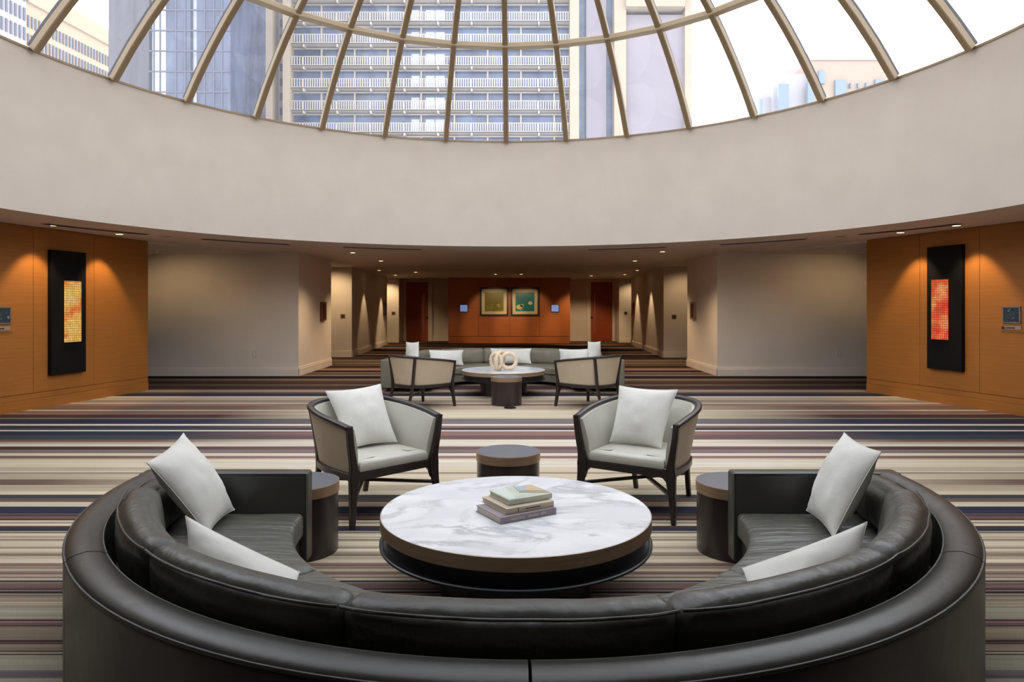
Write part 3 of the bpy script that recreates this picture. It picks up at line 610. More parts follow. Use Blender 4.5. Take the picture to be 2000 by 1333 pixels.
# ------------------------------------------------------------ sofas
RO, RI, SH = 2.136, 1.995, 0.568          # rim outer / inner radius, rim height
RS, SEAT, ZB = 1.205, 0.355, 0.07
def pol(r, deg, z):                        # angle measured from the back centre (-y), positive to +x
    a = -PI / 2 + math.radians(deg); return Vector((r * math.cos(a), r * math.sin(a), z))
def arc_sec(prof, d0, d1, n):
    mb = MB(); mb.revolve(prof, -PI / 2 + math.radians(d0), -PI / 2 + math.radians(d1), n); return mb
def make_sofa(label, LE, LC_, LS, group=None):
    t = thing('curved_sofa', label, 'sofa')
    mb = arc_sec([(1.36, 0), (1.36, ZB + .01), (RO - .10, ZB + .01), (RO - .10, 0)], -90, 90, 48); mb.build('plinth', M['plinth'], t)
    r = .022
    prof = [(RI, ZB), (RI, SH - .03), (RI + .008, SH - .012), (RI + .025, SH - .002), (RI + .05, SH + .004), ((RI + RO) / 2, SH + .008), (RO - .035, SH + .002), (RO - .015, SH - .006), (RO - .003, SH - .02), (RO, SH - .04), (RO, .3), (RO, ZB)]
    for d0, d1 in ((-90, -53), (-53, 0), (0, 53), (53, 90)):
        g = .12; sec = arc_sec(prof, d0 + g * (d0 > -90), d1 - g * (d1 < 90), 18).build('back_section', LE, t, smooth=35)
        mb = MB(); n_ = 24; mb.sweep([pol(RO - .004, d0 + g + (d1 - d0 - 2 * g) * i / n_, SH - .022) for i in range(n_ + 1)], circ(.0065, 6)); mb.build('piping', M['piping'], sec, smooth=60)
        mb = MB(); mb.sweep([pol(RI + .004, d0 + g + (d1 - d0 - 2 * g) * i / n_, SH - .016) for i in range(n_ + 1)], circ(.005, 6)); mb.build('piping', M['piping'], sec, smooth=60)
    # arms: upholstered slabs closing both ends
    for s in (-1, 1):
        mb = rounded_box((RO - 1.19) / 2, .056, (SH - ZB) / 2, .018, 8, 2, 4, (0, 0, .002)); mb.v = [(v[0] + s * (RO + 1.19) / 2, v[1] + .056, v[2] + (SH + ZB) / 2) for v in mb.v]
        arm = mb.build('arm', LE, t, smooth=50)
        mb = MB(); x0, x1 = s * 1.195, s * (RI)
        mb.sweep([(x0, .004, ZB + .02), (x0, .004, SH - .004), (x1, .004, SH - .004)], circ(.005, 6), up=(0, 1, 0)); mb.build('piping', M['piping'], arm, smooth=60)
    # seat base and seat cushions
    mb = arc_sec([(RS + .03, ZB), (RS + .03, SEAT - .15), (RI - .005, SEAT - .15), (RI - .005, ZB)], -90, 90, 60); mb.build('seat_base', LE, t, smooth=35)
    for d0, d1 in ((-90, -48), (-48, 0), (0, 48), (48, 90)):
        dm, hd = (d0 + d1) / 2, (d1 - d0) / 2 - .1; rm = (RS + RI - .01) / 2; hr = (RI - .01 - RS) / 2
        hl = math.radians(hd) * rm
        def fm(p, dm=dm, hd=hd, hl=hl, rm=rm):
            return pol(rm + p.y, dm + p.x / hl * hd, SEAT - .076 + p.z + .004 * mnoise.noise(Vector((p.x * 9, p.y * 5, dm))))
        mb = rounded_box(hl, hr, .07, .03, 22, 10, 2, (0, .0, .012), fm); sc = mb.build('seat_cushion', LS, t, smooth=60)
        mb = MB(); n_ = 20; mb.sweep([pol(RS + .004, dm - hd + .6 + (2 * hd - 1.2) * i / n_, SEAT - .082) for i in range(n_ + 1)], circ(.0045, 6)); mb.build('piping', M['piping'], sc, smooth=60)
    bounds = [-89.5, -72, -43.5, -16.2, 12.8, 41, 71, 89.5]
    for i in range(7):
        d0, d1 = bounds[i], bounds[i + 1]; end = i in (0, 6)
        dm, hd = (d0 + d1) / 2, (d1 - d0) / 2 - (.15 if end else -.1); th = .072 if not end else .07; zt = .645 if not end else .572
        rm = 1.862 if not end else 1.912; hl = math.radians(hd) * rm; hz = (zt - SEAT + .01) / 2; zc = SEAT - .005 + hz
        def fm(p, dm=dm, hd=hd, hl=hl, rm=rm, hz=hz, zc=zc, end=end):
            u = p.x / hl; lean = (p.z / hz) * .02
            sag = -.016 * (1 - u * u) if False else 0
            wob = .006 * mnoise.noise(Vector((p.x * 8, p.y * 8, p.z * 8 + dm)))
            return pol(rm + p.y + lean + wob, dm + u * hd, zc + p.z + wob * .8 + (.010 * (abs(u) ** 6) if p.z > 0 and not end else 0))
        mb = rounded_box(hl, th, hz, .058, 16, 2, 6, (.006, .022, .012), fm); bc = mb.build('back_cushion', LC_, t, smooth=60)
        mb = MB(); n_ = 22; pts = []
        for j in range(n_ + 1):
            u = -1 + 2 * j / n_; pts.append(fm(Vector((hl * u * .985, th - .006 + .004 * (1 - u * u), hz - .016 + .006 * (1 - u * u)))))
        mb.sweep(pts, circ(.005, 6)); mb.build('piping', M['piping'], bc, smooth=60)
    return t
sofa = make_sofa('large half-round charcoal leather sofa in the foreground, back to the viewer', M['leather'], M['leather_c'], M['leather_seat'])
sofa.location = (0.046, 3.828, 0)
sofa2 = make_sofa('half-round charcoal leather sofa farther back, facing the viewer', M['leather2'], M['leather_lit_c'], M['leather_lit_c']); sofa2.location = (-0.165, 12.1, 0); sofa2.rotation_euler = (0, 0, PI)

# ------------------------------------------------------------ cushions
def pillow(name, label, corners, th=.085, group=None, seed=0, front=None):
    """corners: bottom-left, bottom-right, top-right, top-left world points"""
    BL, BR, TR, TL = [Vector(c) for c in corners]; N = 18; org = (BL + BR + TR + TL) / 4
    ex = ((BR + TR) - (BL + TL)).normalized(); ey = ((TL + TR) - (BL + BR)).normalized(); ez = ex.cross(ey).normalized()
    t = thing(name, label, 'cushion', org, 0, group)
    def P(u, v, s):
        cu = 1 - .075 * (1 - v * v); cv = 1 - .075 * (1 - u * u); uu, vv = u * cu, v * cv
        a, b_ = (uu + 1) / 2, (vv + 1) / 2
        q = BL * (1 - a) * (1 - b_) + BR * a * (1 - b_) + TR * a * b_ + TL * (1 - a) * b_
        h = th * (max(0, 1 - u * u) ** .6) * (max(0, 1 - v * v) ** .6)
        wr = mnoise.noise(Vector((u * 3.1 + seed, v * 3.1, seed * 1.7))) * .16 + mnoise.noise(Vector((u * 8 + seed, v * 6, 5))) * .12 * (abs(u) + abs(v))
        return q + ez * s * h * (1 + wr) - org
    mb = MB()
    def side_co(i): return -math.cos(PI * i / N)
    for s in (1, -1):
        vs = [P(side_co(i), side_co(j), s) for i in range(N + 1) for j in range(N + 1)]; fs = [(i * (N + 1) + j, (i + 1) * (N + 1) + j, (i + 1) * (N + 1) + j + 1, i * (N + 1) + j + 1) for i in range(N) for j in range(N)]
        mb.add(vs, fs)
    mb.build('cover', M['pillow'], t, smooth=80)
    mb = MB(); c = [side_co(i) for i in range(N + 1)]
    loop = [P(u, -1, 0) for u in c[:-1]] + [P(1, v, 0) for v in c[:-1]] + [P(-u, 1, 0) for u in c[:-1]] + [P(-1, -v, 0) for v in c[:-1]]
    mb.sweep(loop, circ(.0028, 5), closed=True); mb.build('seam', M['pillow'], t, smooth=80)
    return t
pillow('throw_pillow', 'large pale grey pillow by the left arm of the foreground sofa', [(-1.50, 3.38, .375), (-1.52, 3.76, .385), (-1.815, 3.79, .80), (-1.79, 3.36, .735)], .10, seed=1)
pillow('throw_pillow', 'large pale grey pillow by the right arm of the foreground sofa', [(1.60, 3.73, .39), (1.56, 3.33, .375), (1.84, 3.42, .775), (1.83, 3.78, .805)], .10, seed=2)
pillow('lumbar_pillow', 'long pale grey pillow lying at the left inside the foreground sofa', [(-.72, 2.33, .415), (-1.29, 2.70, .43), (-1.385, 2.91, .61), (-.80, 2.58, .50)], .065, seed=3)
pillow('lumbar_pillow', 'long pale grey pillow lying at the right inside the foreground sofa', [(1.37, 2.68, .43), (.80, 2.33, .415), (.88, 2.62, .50), (1.465, 2.83, .61)], .065, seed=4)

# ------------------------------------------------------------ armchairs
def make_chair(label):
    t = thing('armchair', label, 'armchair', group='barrel armchairs')
    half_top = [(.385, .355, .675), (.398, .20, .70), (.40, .02, .722), (.375, -.15, .742), (.31, -.30, .760), (.17, -.395, .772), (0, -.42, .776)]
    half_bot = [(.335, .32, .36), (.34, .18, .36), (.335, .02, .36), (.31, -.12, .36), (.265, -.24, .36), (.15, -.325, .36), (0, -.345, .36)]
    mir = lambda h: spline(h, 5) + [Vector((-p.x, p.y, p.z)) for p in reversed(spline(h, 5)[:-1])]
    top, bot = mir(half_top), mir(half_bot); n = len(top)
    mb = MB(); mb.sweep(top, [rect(.05, .034, .3)] * n); mb.build('top_rail', M['ebony'], t, smooth=50)
    def off(path, i, d):
        a, b_ = path[max(i - 1, 0)], path[min(i + 1, n - 1)]; tt = (b_ - a); tt.z = 0; tt.normalize(); nn = Vector((-tt.y, tt.x, 0))   # runs +x front > back > -x front; inside lies to the left of it
        c = Vector((0, -.02, 0)) - path[i]; c.z = 0
        if nn.dot(c) < 0: nn = -nn
        return path[i] + nn * d
    def shell(d_in, d_out, bulge, z_top):
        mb = MB(); K = 8; vs = []
        ring = [(k / K, d_out, 0) for k in range(K + 1)] + [(1 - k / K, d_in, 1) for k in range(K + 1)]
        for i in range(n):
            e_ = min(1, min(i, n - 1 - i) / 3)
            for v, d, ins in ring:
                P = off(bot, i, d).lerp(off(top, i, d) - Vector((0, 0, .012)), v)
                if ins: P = P + (off(bot, i, 1) - bot[i]) * bulge * math.sin(PI * min(1, max(0, v))) * (.4 + .6 * e_)
                vs.append(P)
        m_ = len(ring); fs = [(i * m_ + j, i * m_ + (j + 1) % m_, (i + 1) * m_ + (j + 1) % m_, (i + 1) * m_ + j) for i in range(n - 1) for j in range(m_)]
        fs += [tuple(range(m_)), tuple((n - 1) * m_ + j for j in range(m_ - 1, -1, -1))]
        mb.add(vs, fs); return mb
    shell(.045, .012, .03, 0).build('backrest', M['silver'], t, smooth=45)
    shell(.010, -.008, 0, 0).build('outer_back', M['taupe'], t, smooth=45)
    # seat cushion
    def plan(d, z): return [Vector((p.x, p.y, z)) for p in [off(bot, i, d) for i in range(n)]]
    rings = []
    for d, z in ((.075, .352), (.050, .362), (.044, .385), (.046, .412), (.060, .428), (.10, .437), (.2, .443)):
        L_ = plan(d, z); yf = .345 - (d - .044) * .9
        L_[0].y = L_[-1].y = yf
        rings.append([Vector((L_[0].x, yf, z)) * 1] + L_[1:-1] + [Vector((L_[-1].x, yf, z))])
    mb = MB(); m_ = len(rings[0]); vs = [v for r_ in rings for v in r_]; fs = []
    for i in range(len(rings) - 1):
        for j in range(m_): fs.append((i * m_ + j, i * m_ + (j + 1) % m_, (i + 1) * m_ + (j + 1) % m_, (i + 1) * m_ + j))
    fs.append(tuple(range(m_ - 1, -1, -1))); fs.append(tuple((len(rings) - 1) * m_ + j for j in range(m_))); mb.add(vs, fs)
    mb.build('seat_cushion', M['silver'], t, smooth=50)
    # seat frame
    mb = MB(); fr = [Vector((p.x, p.y, .333)) for p in [off(bot, i, -.002) for i in range(n)]]
    mb.sweep(fr, [rect(.045, .052, .15)] * n); mb.box((0, .335, .333), (.69, .045, .05)); mb.box((0, .05, .335), (.46, .5, .02)); mb.build('seat_frame', M['ebony'], t, smooth=40)
    for s in (1, -1):
        mb = MB(); P = spline([(s * .386, .362, .690), (s * .372, .358, .56), (s * .348, .352, .42), (s * .340, .348, .335), (s * .352, .356, .20), (s * .372, .378, .0)], 5)
        W = [.040, .044, .052, .078, .050, .030]; secs = []
        for i in range(len(P)):
            q = i / (len(P) - 1) * 5; k = min(4, int(q)); wv = W[k] + (W[k + 1] - W[k]) * (q - k); secs.append(rect(min(.042, wv + .006), wv, .15))
        mb.sweep(P, secs, up=(1, 0, 0)); mb.build('leg', M['ebony'], t, smooth=40)
        # curved bracket between leg and front rail
        mb = MB(); q = [(s * .32, .335, .315), (s * .25, .335, .315), (s * .285, .335, .302), (s * .31, .335, .275), (s * .325, .338, .225), (s * .34, .34, .225)]
        vs = [Vector((a, b_ - .018, c_)) for a, b_, c_ in q] + [Vector((a, b_ + .018, c_)) for a, b_, c_ in q]; k = len(q)
        mb.add(vs, [tuple(range(k)), tuple(range(2 * k - 1, k - 1, -1))] + [(i, (i + 1) % k, (i + 1) % k + k, i + k) for i in range(k)]); mb.build('bracket', M['ebony'], t)
        mb = MB(); P = spline([(s * .298, -.325, .752), (s * .262, -.318, .55), (s * .236, -.318, .36), (s * .226, -.345, .20), (s * .222, -.395, .0)], 5)
        mb.sweep(P, [rect(.036, .040 - .014 * max(0, i / len(P) - .5), .15) for i in range(len(P))], up=(1, 0, 0)); mb.build('leg', M['ebony'], t, smooth=40)
        mb = MB(); mb.sweep([(s * .345, .352, .19), (-s * .224, -.355, .19)], rect(.032, .02, .1)); mb.build('stretcher', M['ebony'], t)
    return t
def fa(fx, fy): return math.atan2(fy, fx) - PI / 2
chair = make_chair('silver barrel armchair with dark frame behind the big table, left one'); chair.location = (-1.075, 5.145, 0); chair.rotation_euler = (0, 0, fa(.70, -.71))
dup(chair, (1.0, 5.22, 0), fa(-.54, -.84), 'silver barrel armchair with dark frame behind the big table, right one')
dup(chair, (-1.39, 10.30, 0), fa(.68, .73), 'barrel armchair seen from behind, left of the far table')
dup(chair, (1.185, 10.30, 0), fa(-.68, .73), 'barrel armchair seen from behind, right of the far table')
pillow('throw_pillow', 'square white pillow standing in the near left armchair', [(-1.20, 5.02, .455), (-.885, 5.29, .455), (-1.06, 5.53, .875), (-1.445, 5.31, .845)], .095, seed=5)
pillow('throw_pillow', 'square white pillow standing in the near right armchair', [(.755, 5.30, .455), (1.10, 5.07, .455), (1.275, 5.27, .86), (.86, 5.50, .865)], .095, seed=6)

# ------------------------------------------------------------ tables
def coffee_table(label, loc, Rr=.712):
    t = thing('coffee_table', label, 'table', loc, 0, 'round marble tables'); k = Rr
    mb = MB(); mb.revolve([(.0005, .400), (k - .002, .400), (k - .002, .4175), (k - .006, .4205), (.0005, .4205)], 0, 2 * PI, 96); mb.build('marble_top', M['marble'], t, smooth=30)
    mb = MB(); mb.revolve([(k - .03, .355), (k, .355), (k, .4175), (k - .002, .4185), (k - .0025, .399), (k - .03, .399)], 0, 2 * PI, 96); mb.build('metal_band', M['bronze'], t, smooth=30)
    mb = MB(); mb.revolve([(.0005, .275), (k - .035, .275), (k - .035, .398), (.0005, .398)], 0, 2 * PI, 96); mb.build('drawer_ring', M['navy'], t, smooth=30)
    mb = MB(); mb.revolve([(.0005, .262), (k - .004, .262), (k + .004, .266), (k + .004, .276), (k - .002, .280), (k - .012, .280), (k - .016, .276), (.0005, .276)], 0, 2 * PI, 96); mb.build('lower_shelf', M['navy'], t, smooth=30)
    mb = MB(); mb.revolve([(.0005, 0), (.40, 0), (.40, .262), (.0005, .262)], 0, 2 * PI, 64); mb.build('pedestal', M['drum_dark'], t, smooth=30)
    return t
ct = coffee_table('large round marble-topped table in front of the foreground sofa', (0.02, 3.66, 0))
dup(ct, (-0.145, 11.72, 0), 0, 'round marble-topped table in the far seating group')
def drum_table(label, loc, h=.425):
    t = thing('drum_table', label, 'side table', loc, 0, 'drum side tables'); r = .238
    mb = MB(); mb.revolve([(.0005, 0), (r - .006, 0), (r - .006, h - .062), (.0005, h - .062)], 0, 2 * PI, 48); mb.build('drum_body', M['drum_dark'], t, smooth=30)
    mb = MB(); mb.revolve([(r - .03, h - .062), (r, h - .062), (r, h), (r - .004, h + .001), (r - .03, h - .004)], 0, 2 * PI, 48); mb.build('metal_band', M['bronze'], t, smooth=30)
    mb = MB(); mb.revolve([(.0005, h - .06), (r - .006, h - .06), (r - .006, h + .002), (.0005, h + .002)], 0, 2 * PI, 48); mb.build('table_top', M['slate'], t, smooth=30)
    return t
dt = drum_table('dark drum side table behind the big marble table, between the armchairs', (-0.028, 5.10, 0))
dup(dt, (-1.307, 4.22, 0), 0, 'dark drum side table at the left arm of the foreground sofa')
dup(dt, (1.376, 4.22, 0), 0, 'dark drum side table at the right arm of the foreground sofa')
dup(dt, (-0.085, 10.50, 0), 0, 'dark drum side table in front of the far marble table')
t = thing('floor_box', 'small black floor outlet cover on the carpet before the far drum table', 'floor outlet', (-0.03, 10.13, 0))
mb = MB(); mb.revolve([(.0005, 0), (.095, 0), (.085, .012), (.0005, .014)], 0, 2 * PI, 20); mb.build('cover_plate', M['black'], t, smooth=30)
mb = MB(); mb.box((0, 0, .016), (.06, .04, .006)); mb.build('flap', M['slot'], t)

# ------------------------------------------------------------ books
M['paper'] = mat('book_pages', (206, 198, 184), .9); nz = tex_noise(M['paper'], 40, (.1, .1, 8)); vary(M['paper'], nz, (180, 172, 158), (218, 210, 196))
def book(label, x, y, z, rot, L_, D_, T_, cover, name='book'):
    """x, y is the near corner of the spine; the spine runs along +x local"""
    t = thing(name, label, 'book', (x, y, z), rot, 'books stacked on the marble table'); c = .003
    mb = MB(); mb.box((L_ / 2, D_ / 2, c / 2), (L_, D_, c)); mb.box((L_ / 2, D_ / 2, T_ - c / 2), (L_, D_, c)); mb.box((L_ / 2, .003, T_ / 2), (L_, .006, T_)); mb.build('cover', cover, t, bevel=.001)
    mb = MB(); mb.box((L_ / 2, D_ / 2, T_ / 2), (L_ - .010, D_ - .010, T_ - 2 * c)); mb.build('pages', M['paper'], t); return t
c1 = mat('mauve_grey_cover', (150, 138, 142), .6); c2 = mat('beige_cover', (196, 178, 154), .6); c3 = mat('pale_green_cover', (184, 196, 172), .35)
vary(c3, tex_noise(c3, 7, (1, 1.4, 1), 4), (176, 186, 166), (210, 212, 196)); vary(c2, tex_noise(c2, 6), (176, 162, 144), (208, 190, 166))
b1 = book('mauve-grey hardback at the bottom of the stack on the marble table', -.057, 3.39, .4215, math.radians(31.3), .335, .255, .033, c1)
text('Interiors   Atelier AM', .024, (.165, -.0008, .0165), M['pale_ink'], b1)
b2 = book('beige hardback in the middle of the stack on the marble table', -.030, 3.436, .4562, math.radians(30.3), .287, .262, .028, c2)
mb = MB(); mb.box((.072, -.0005, .014), (.004, .001, .022)); mb.box((.16, -.0005, .014), (.09, .001, .004)); mb.build('spine_mark', M['ink'], b2)
b3 = book('pale green hardback with a landscape cover, top of the stack on the marble table', -.017, 3.493, .4862, math.radians(29.6), .262, .215, .027, c3)
def flat(parent, pts, z, mt, nm):
    mb = MB(); mb.prism(pts, z, z + .0005); mb.build(nm, mt, parent)
flat(b3, [(.12, .10), (.255, .015), (.255, .12), (.19, .20)], .027, mat('print_brown', (170, 150, 122), .4), 'cover_print')
flat(b3, [(.17, .12), (.25, .07), (.25, .20), (.21, .205)], .0275, mat('print_ochre', (206, 180, 144), .4), 'cover_print')
flat(b3, [(.13, .12), (.175, .11), (.215, .2), (.15, .208)], .028, mat('print_blue', (168, 184, 192), .4), 'cover_print')
flat(b3, [(.01, .01), (.05, .01), (.10, .205), (.01, .205)], .027, mat('print_mist', (206, 216, 206), .4), 'cover_print')

# ------------------------------------------------------------ knot sculpture on the far table
t = thing('knot_sculpture', 'pale wooden interlocked ring sculpture on the far marble table', 'sculpture', (-0.13, 11.55, .430))
def ring(c, R_, r_, ax, tilt, n=40, sq_=1.0):
    mb = MB(); Rm = Matrix.Rotation(ax, 3, 'Z') @ Matrix.Rotation(tilt, 3, 'X')
    pts = [Vector(c) + Rm @ Vector((R_ * math.cos(2 * PI * i / n) * sq_, 0, R_ * math.sin(2 * PI * i / n))) for i in range(n)]
    rings = []; vs = []; fs = []; m_ = 10
    for i in range(n):
        tt = (pts[(i + 1) % n] - pts[i - 1]).normalized(); nn = (Rm @ Vector((0, 1, 0))); bb = tt.cross(nn)
        rr = r_ * (1 + .12 * math.sin(i * 2.1))
        vs += [pts[i] + nn * rr * math.cos(2 * PI * j / m_) + bb * rr * math.sin(2 * PI * j / m_) for j in range(m_)]
    for i in range(n):
        for j in range(m_): fs.append((i * m_ + j, i * m_ + (j + 1) % m_, ((i + 1) % n) * m_ + (j + 1) % m_, ((i + 1) % n) * m_ + j))
    mb.add(vs, fs); return mb
for (c, R_, a, ti, sq_) in (((.075, 0, .155), .125, .15, -.06, 1.0), ((-.075, .0, .165), .135, 1.05, .12, .9), ((-.135, -.02, .155), .125, -.55, .1, .8)):
    ring(c, R_, .036, a, ti, sq_=sq_).build('wooden_ring', M['knot'], t, smooth=80)

# pillows of the far sofa
def far_pillow(name, label, xp0, yp0, xp1, yp1, Y0, Y1, lean, th, seed):
    a, b_ = px(xp0, yp1, Y0), px(xp1, yp1, Y1); c = px(xp1, yp0, Y1 + lean); d = px(xp0, yp0, Y0 + lean)
    zb = .375; a.z = b_.z = zb
    pillow(name, label, [a, b_, c, d], th, seed=seed)
far_pillow('lumbar_pillow', 'long white pillow in the middle of the far sofa, behind the knot sculpture', 958, 681, 1038, 708, 13.50, 13.50, .12, .08, 11)
far_pillow('lumbar_pillow', 'long white pillow left of the far marble table', 838, 684, 905, 709, 12.85, 13.15, .15, .08, 12)
far_pillow('lumbar_pillow', 'long white pillow right of the far marble table', 1092, 682, 1151, 708, 13.05, 12.65, .12, .08, 13)
far_pillow('throw_pillow', 'square white pillow at the left end of the far sofa', 793, 668, 818, 702, 12.45, 12.20, .10, .08, 14)
far_pillow('throw_pillow', 'square white pillow at the right end of the far sofa', 1148, 667, 1173, 700, 12.20, 12.45, .10, .08, 15)

# ------------------------------------------------------------ buildings outside
M['cream'] = mat('cream_concrete', (160, 144, 126), .85); M['conc'] = mat('grey_concrete', (138, 136, 140), .85)
M['rail_w'] = mat('balcony_white', (172, 162, 152), .8)
m = mat('blue_window', (92, 112, 148), .25); vary(m, tex_noise(m, .35), (48, 62, 92), (92, 110, 142)); M['bwin'] = m
M['curtain'] = mat('white_curtain', (184, 188, 194), .8)
m = mat('mauve_panel', (186, 172, 176), .8); vary(m, tex_noise(m, .08), (120, 113, 122), (134, 127, 134)); M['mauve'] = m
m = mat('dark_glass', (72, 78, 100), .25); vary(m, tex_noise(m, .4, (1, 1, .25), 5, .7), (38, 44, 64), (84, 92, 118)); M['dglass'] = m
m = mat('brown_glass', (86, 80, 88), .3); vary(m, tex_noise(m, .5, (1, 1, .06), 5, .7), (48, 46, 54), (88, 84, 94)); M['bglass'] = m
M['sky_tone_pane'] = mat('painted_sky_pane', (200, 206, 214), .2)  # pale base colour stands in for sky reflected in the glass
M['beige'] = mat('beige_stone', (170, 150, 126), .85); M['greystone'] = mat('pale_grey_stone', (160, 154, 158), .85)
M['dwin'] = mat('dark_window', (74, 76, 94), .3)
HY = 90.0
def X(p, Y=HY): return (p - 1000) * Y / F
def Z(p, Y=HY): return H - (p - HZ) * Y / F
tower = thing('hotel_tower', 'tall pale tower with rows of white balconies, seen through the skylight middle', 'building', (0, HY + 8, 0))
def bpart(mb, nm, mt, root=tower, **k):
    o = mb.build(nm, mt, **k); o.parent = root; o.matrix_parent_inverse = Matrix.Translation(-Vector(root.location)); return o
FH = 42.9 * HY / F; x0, x1 = X(565), X(1113)
mb = MB(); mb.box(((x0 + x1) / 2, HY + 7.5, 40), (x1 - x0, 14, 90)); bpart(mb, 'body', M['conc'])
bay = 64.9 * HY / F
zf = [Z(262) + (k - 1) * FH for k in range(0, 10)]     # balcony floor (rail foot) heights
nb = int((x1 - x0) / bay) + 1
rail_src = None
for z in zf:
    mb = MB(); mb.box(((x0 + x1) / 2, HY - .02, z + FH - .36), (x1 - x0, .16, .14)); bpart(mb, 'edge_beam', M['rail_w'])
    mb = MB(); mb.box(((x0 + x1) / 2, HY + .42, z + 1.3), (x1 - x0, .1, 2.5)); bpart(mb, 'window_band', M['bwin'])
    mb = MB()
    for k in range(nb + 1):
        xx = X(628) + (k - 1) * bay
        if x0 < xx < x1: mb.box((xx, HY + .18, z + 1.4), (.2, .5, FH - .5))
    bpart(mb, 'fins', M['rail_w'])
kk = 0
for z in zf:
    for k in range(nb + 1):
        xa = max(x0, X(596) + (k - 1) * bay + .06); xb = min(x1, X(596) + k * bay - .06)
        if xb - xa < .5: continue
        mb = MB(); mb.box(((xa + xb) / 2, HY - .5, z - .04), (xb - xa, 1.1, .12)); mb.box(((xa + xb) / 2, HY - 1.0, z), (xb - xa, .1, .22)); mb.box((xa + .05, HY - .6, z - .25), (.22, .9, .4))
        bal = bpart(mb, 'balcony', M['rail_w'])
        mb = MB(); mb.box(((xa + xb) / 2, HY - 1.0, z + 1.18), (xb - xa, .08, .08)); nn_ = max(2, int((xb - xa) / .30))
        for q in range(nn_ + 1): mb.box((xa + (xb - xa) * q / nn_, HY - 1.0, z + .62), (.13, .05, 1.1))
        mb.build('railing', M['rail_w'], bal)
for z in zf[0:8]:
    for (p0, p1) in ((803, 819), (831, 848), (850, 868)):
        mb = MB(); mb.box(((X(p0) + X(p1)) / 2, HY + .33, z + 1.0), (X(p1) - X(p0), .06, 2.0)); bpart(mb, 'curtain', M['curtain'])
def slab(p0, p1, y, mt, nm, d=10, z0=0, z1=95, root=tower):
    mb = MB(); mb.box(((X(p0, y) + X(p1, y)) / 2, y + d / 2, (z0 + z1) / 2), (X(p1, y) - X(p0, y), d, z1 - z0)); return bpart(mb, nm, mt, root)
slab(552, 565.5, HY - 1.5, M['cream'], 'pier'); slab(541, 552, HY + 1, M['greystone'], 'stair_strip'); slab(531, 541, HY + .5, M['bwin'], 'glass_strip'); slab(513, 531, HY - 1.5, M['cream'], 'pier')
for k in range(9):
    zz = Z(40 + k * 29); mb = MB(); mb.box(((X(542) + X(551)) / 2, HY + .9, zz), (X(551) - X(542.5), .2, .9)); bpart(mb, 'strip_window', M['dglass'])
slab(1113, 1131, HY - 1.5, M['cream'], 'pier'); slab(1131, 1145, HY + .5, M['bwin'], 'glass_strip')
slab(1145, 1184, HY - .5, M['mauve'], 'panel_strip'); slab(1184, 1200, HY + .5, M['bwin'], 'glass_strip')
slab(1200, 1223, HY - 1.5, M['cream'], 'pier'); slab(1223, 1338, HY - .8, M['mauve'], 'blank_wall', z1=Z(34)); slab(1223, 1338, HY - 2.2, M['cream'], 'top_band', z0=Z(12, HY - 2.2), z1=95); slab(1338, 1352, HY - 1.5, M['cream'], 'pier')
# dark glass towers at left
gt = thing('glass_tower', 'dark blue glass office tower with a bright strip, left of the balcony tower', 'building', (-40, 75, 0))
GY = 70.0
slab(212, 291, GY, M['bglass'], 'dark_facade', root=gt, z1=80); slab(291, 324, GY + .6, M['sky_tone_pane'], 'bright_strip', root=gt, z1=80, d=6)
slab(324, 372, GY, M['dglass'], 'glass_facade', root=gt, z1=80); slab(372, 384, GY + .6, M['sky_tone_pane'], 'bright_strip', root=gt, z1=80, d=6); slab(384, 450, GY, M['dglass'], 'glass_facade', root=gt, z1=80)
mb = MB()
for p in (301, 313, 344, 362, 400, 418, 434): mb.box((X(p, GY), GY - .02, 40), (.13, .1, 80))
for k in range(10): mb.box(((X(291, GY) + X(450, GY)) / 2, GY - .02, Z(-20 + k * 40, GY)), (X(450, GY) - X(291, GY), .12, .14))
bpart(mb, 'mullion_grid', M['dwin'], gt)
g2 = thing('dark_tower', 'narrow dark navy tower between the glass tower and the balcony tower', 'building', (-31, 82, 0))
slab(446, 541, 95.0, M['dglass'], 'facade', root=g2, z1=90, d=6)
mb = MB()
for k in range(16): mb.box((X(452 + k * 4.4, 95), 94.98, 45), (.05, .08, 90))
bpart(mb, 'mullion_grid', M['dwin'], g2)
random.seed(5); mb = MB()
for k in range(9): mb.box((X(random.choice((461, 466)), 95), 94.9, Z(30 + k * 21, 95)), (.7, .1, .14))
bpart(mb, 'lit_ceiling_panel', M['curtain'], g2)
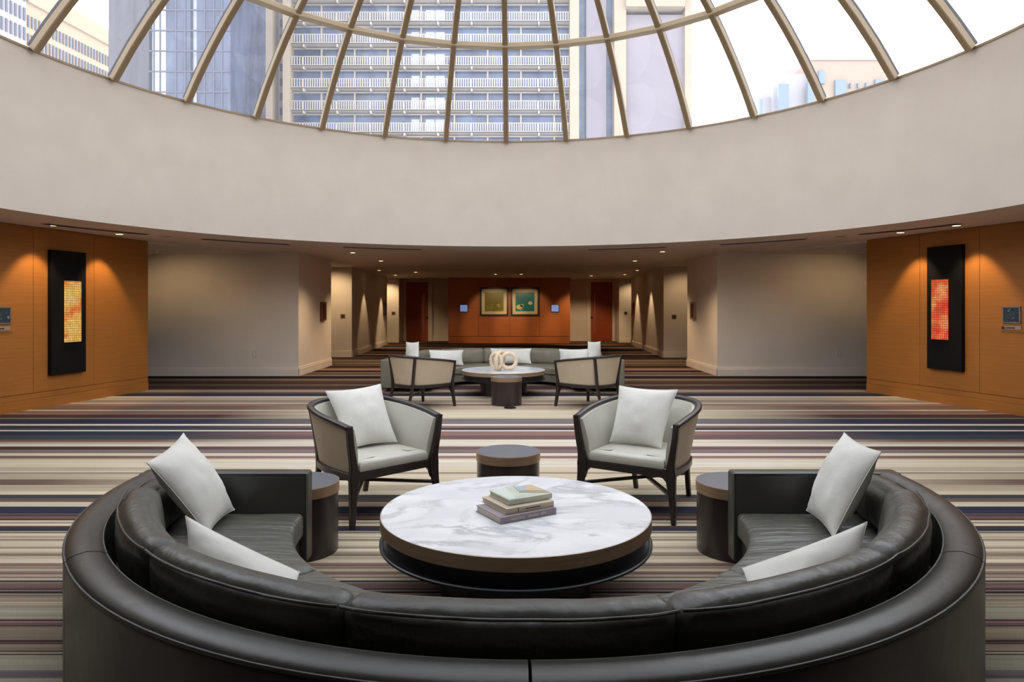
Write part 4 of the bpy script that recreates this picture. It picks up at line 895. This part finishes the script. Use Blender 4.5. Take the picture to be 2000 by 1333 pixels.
# street building receding at far left
def street_block(name, label, px_a, px_b, Ya, slope, base_z, top_z, n_col, floor_h, win_h, win_w, mt, wm, seed=0, cornice=True):
    """face running away from the viewer: starts at column px_a depth Ya, direction (slope, 1)"""
    ka, kb = (px_a - 1000) / F, (px_b - 1000) / F; Xa = ka * Ya; tt = (Xa - kb * Ya) / (kb - slope); Pa = Vector((Xa, Ya)); Pb = Vector((Xa + slope * tt, Ya + tt))
    if tt < 0: Pa, Pb = Pb, Pa
    d = (Pb - Pa).normalized(); L_ = (Pb - Pa).length; nn = Vector((d.y, -d.x)) 
    t = thing(name, label, 'building', (Pa.x, Pa.y, 0))
    mb = MB(); mb.prism([Pa, Pb, Pb - nn * 30, Pa - nn * 30], 0, top_z); bpart(mb, 'body', mt, t)
    if cornice:
        mb = MB(); mb.prism([Pa + nn * .8, Pb + nn * .8, Pb - nn * 10, Pa - nn * 10], top_z - 3, top_z + 2); bpart(mb, 'cornice', mt, t)
    z = base_z
    while z < top_z - 5:
        mb = MB()
        for k in range(n_col):
            c_ = Pa + d * (L_ * (k + .5) / n_col) + nn * .02; w_ = L_ / n_col * win_w
            mb.box((c_.x, c_.y, z), (w_, .5, win_h), rz=math.atan2(d.y, d.x))
        bpart(mb, 'window_row', wm, t); z += floor_h
    return t
street_block('office_block', 'pale grey office block with tall narrow windows, at the far left edge of the skylight', -60, 51, 180, .12, 52, 130, 12, 5.6, 3.6, .45, M['greystone'], M['dwin'], cornice=False)
street_block('stone_block', 'beige stone building with rows of narrow windows, far left behind the skylight bars', 51, 214, 200, .12, 58, Z(75, 230) + 2, 26, 5.4, 3.4, .45, M['beige'], M['dwin'])
# right, distant block
rb = thing('distant_block', 'pale peach building with blue windows, distant at the right of the skylight', 'building', (60, 210, 0)); RY = 200.0
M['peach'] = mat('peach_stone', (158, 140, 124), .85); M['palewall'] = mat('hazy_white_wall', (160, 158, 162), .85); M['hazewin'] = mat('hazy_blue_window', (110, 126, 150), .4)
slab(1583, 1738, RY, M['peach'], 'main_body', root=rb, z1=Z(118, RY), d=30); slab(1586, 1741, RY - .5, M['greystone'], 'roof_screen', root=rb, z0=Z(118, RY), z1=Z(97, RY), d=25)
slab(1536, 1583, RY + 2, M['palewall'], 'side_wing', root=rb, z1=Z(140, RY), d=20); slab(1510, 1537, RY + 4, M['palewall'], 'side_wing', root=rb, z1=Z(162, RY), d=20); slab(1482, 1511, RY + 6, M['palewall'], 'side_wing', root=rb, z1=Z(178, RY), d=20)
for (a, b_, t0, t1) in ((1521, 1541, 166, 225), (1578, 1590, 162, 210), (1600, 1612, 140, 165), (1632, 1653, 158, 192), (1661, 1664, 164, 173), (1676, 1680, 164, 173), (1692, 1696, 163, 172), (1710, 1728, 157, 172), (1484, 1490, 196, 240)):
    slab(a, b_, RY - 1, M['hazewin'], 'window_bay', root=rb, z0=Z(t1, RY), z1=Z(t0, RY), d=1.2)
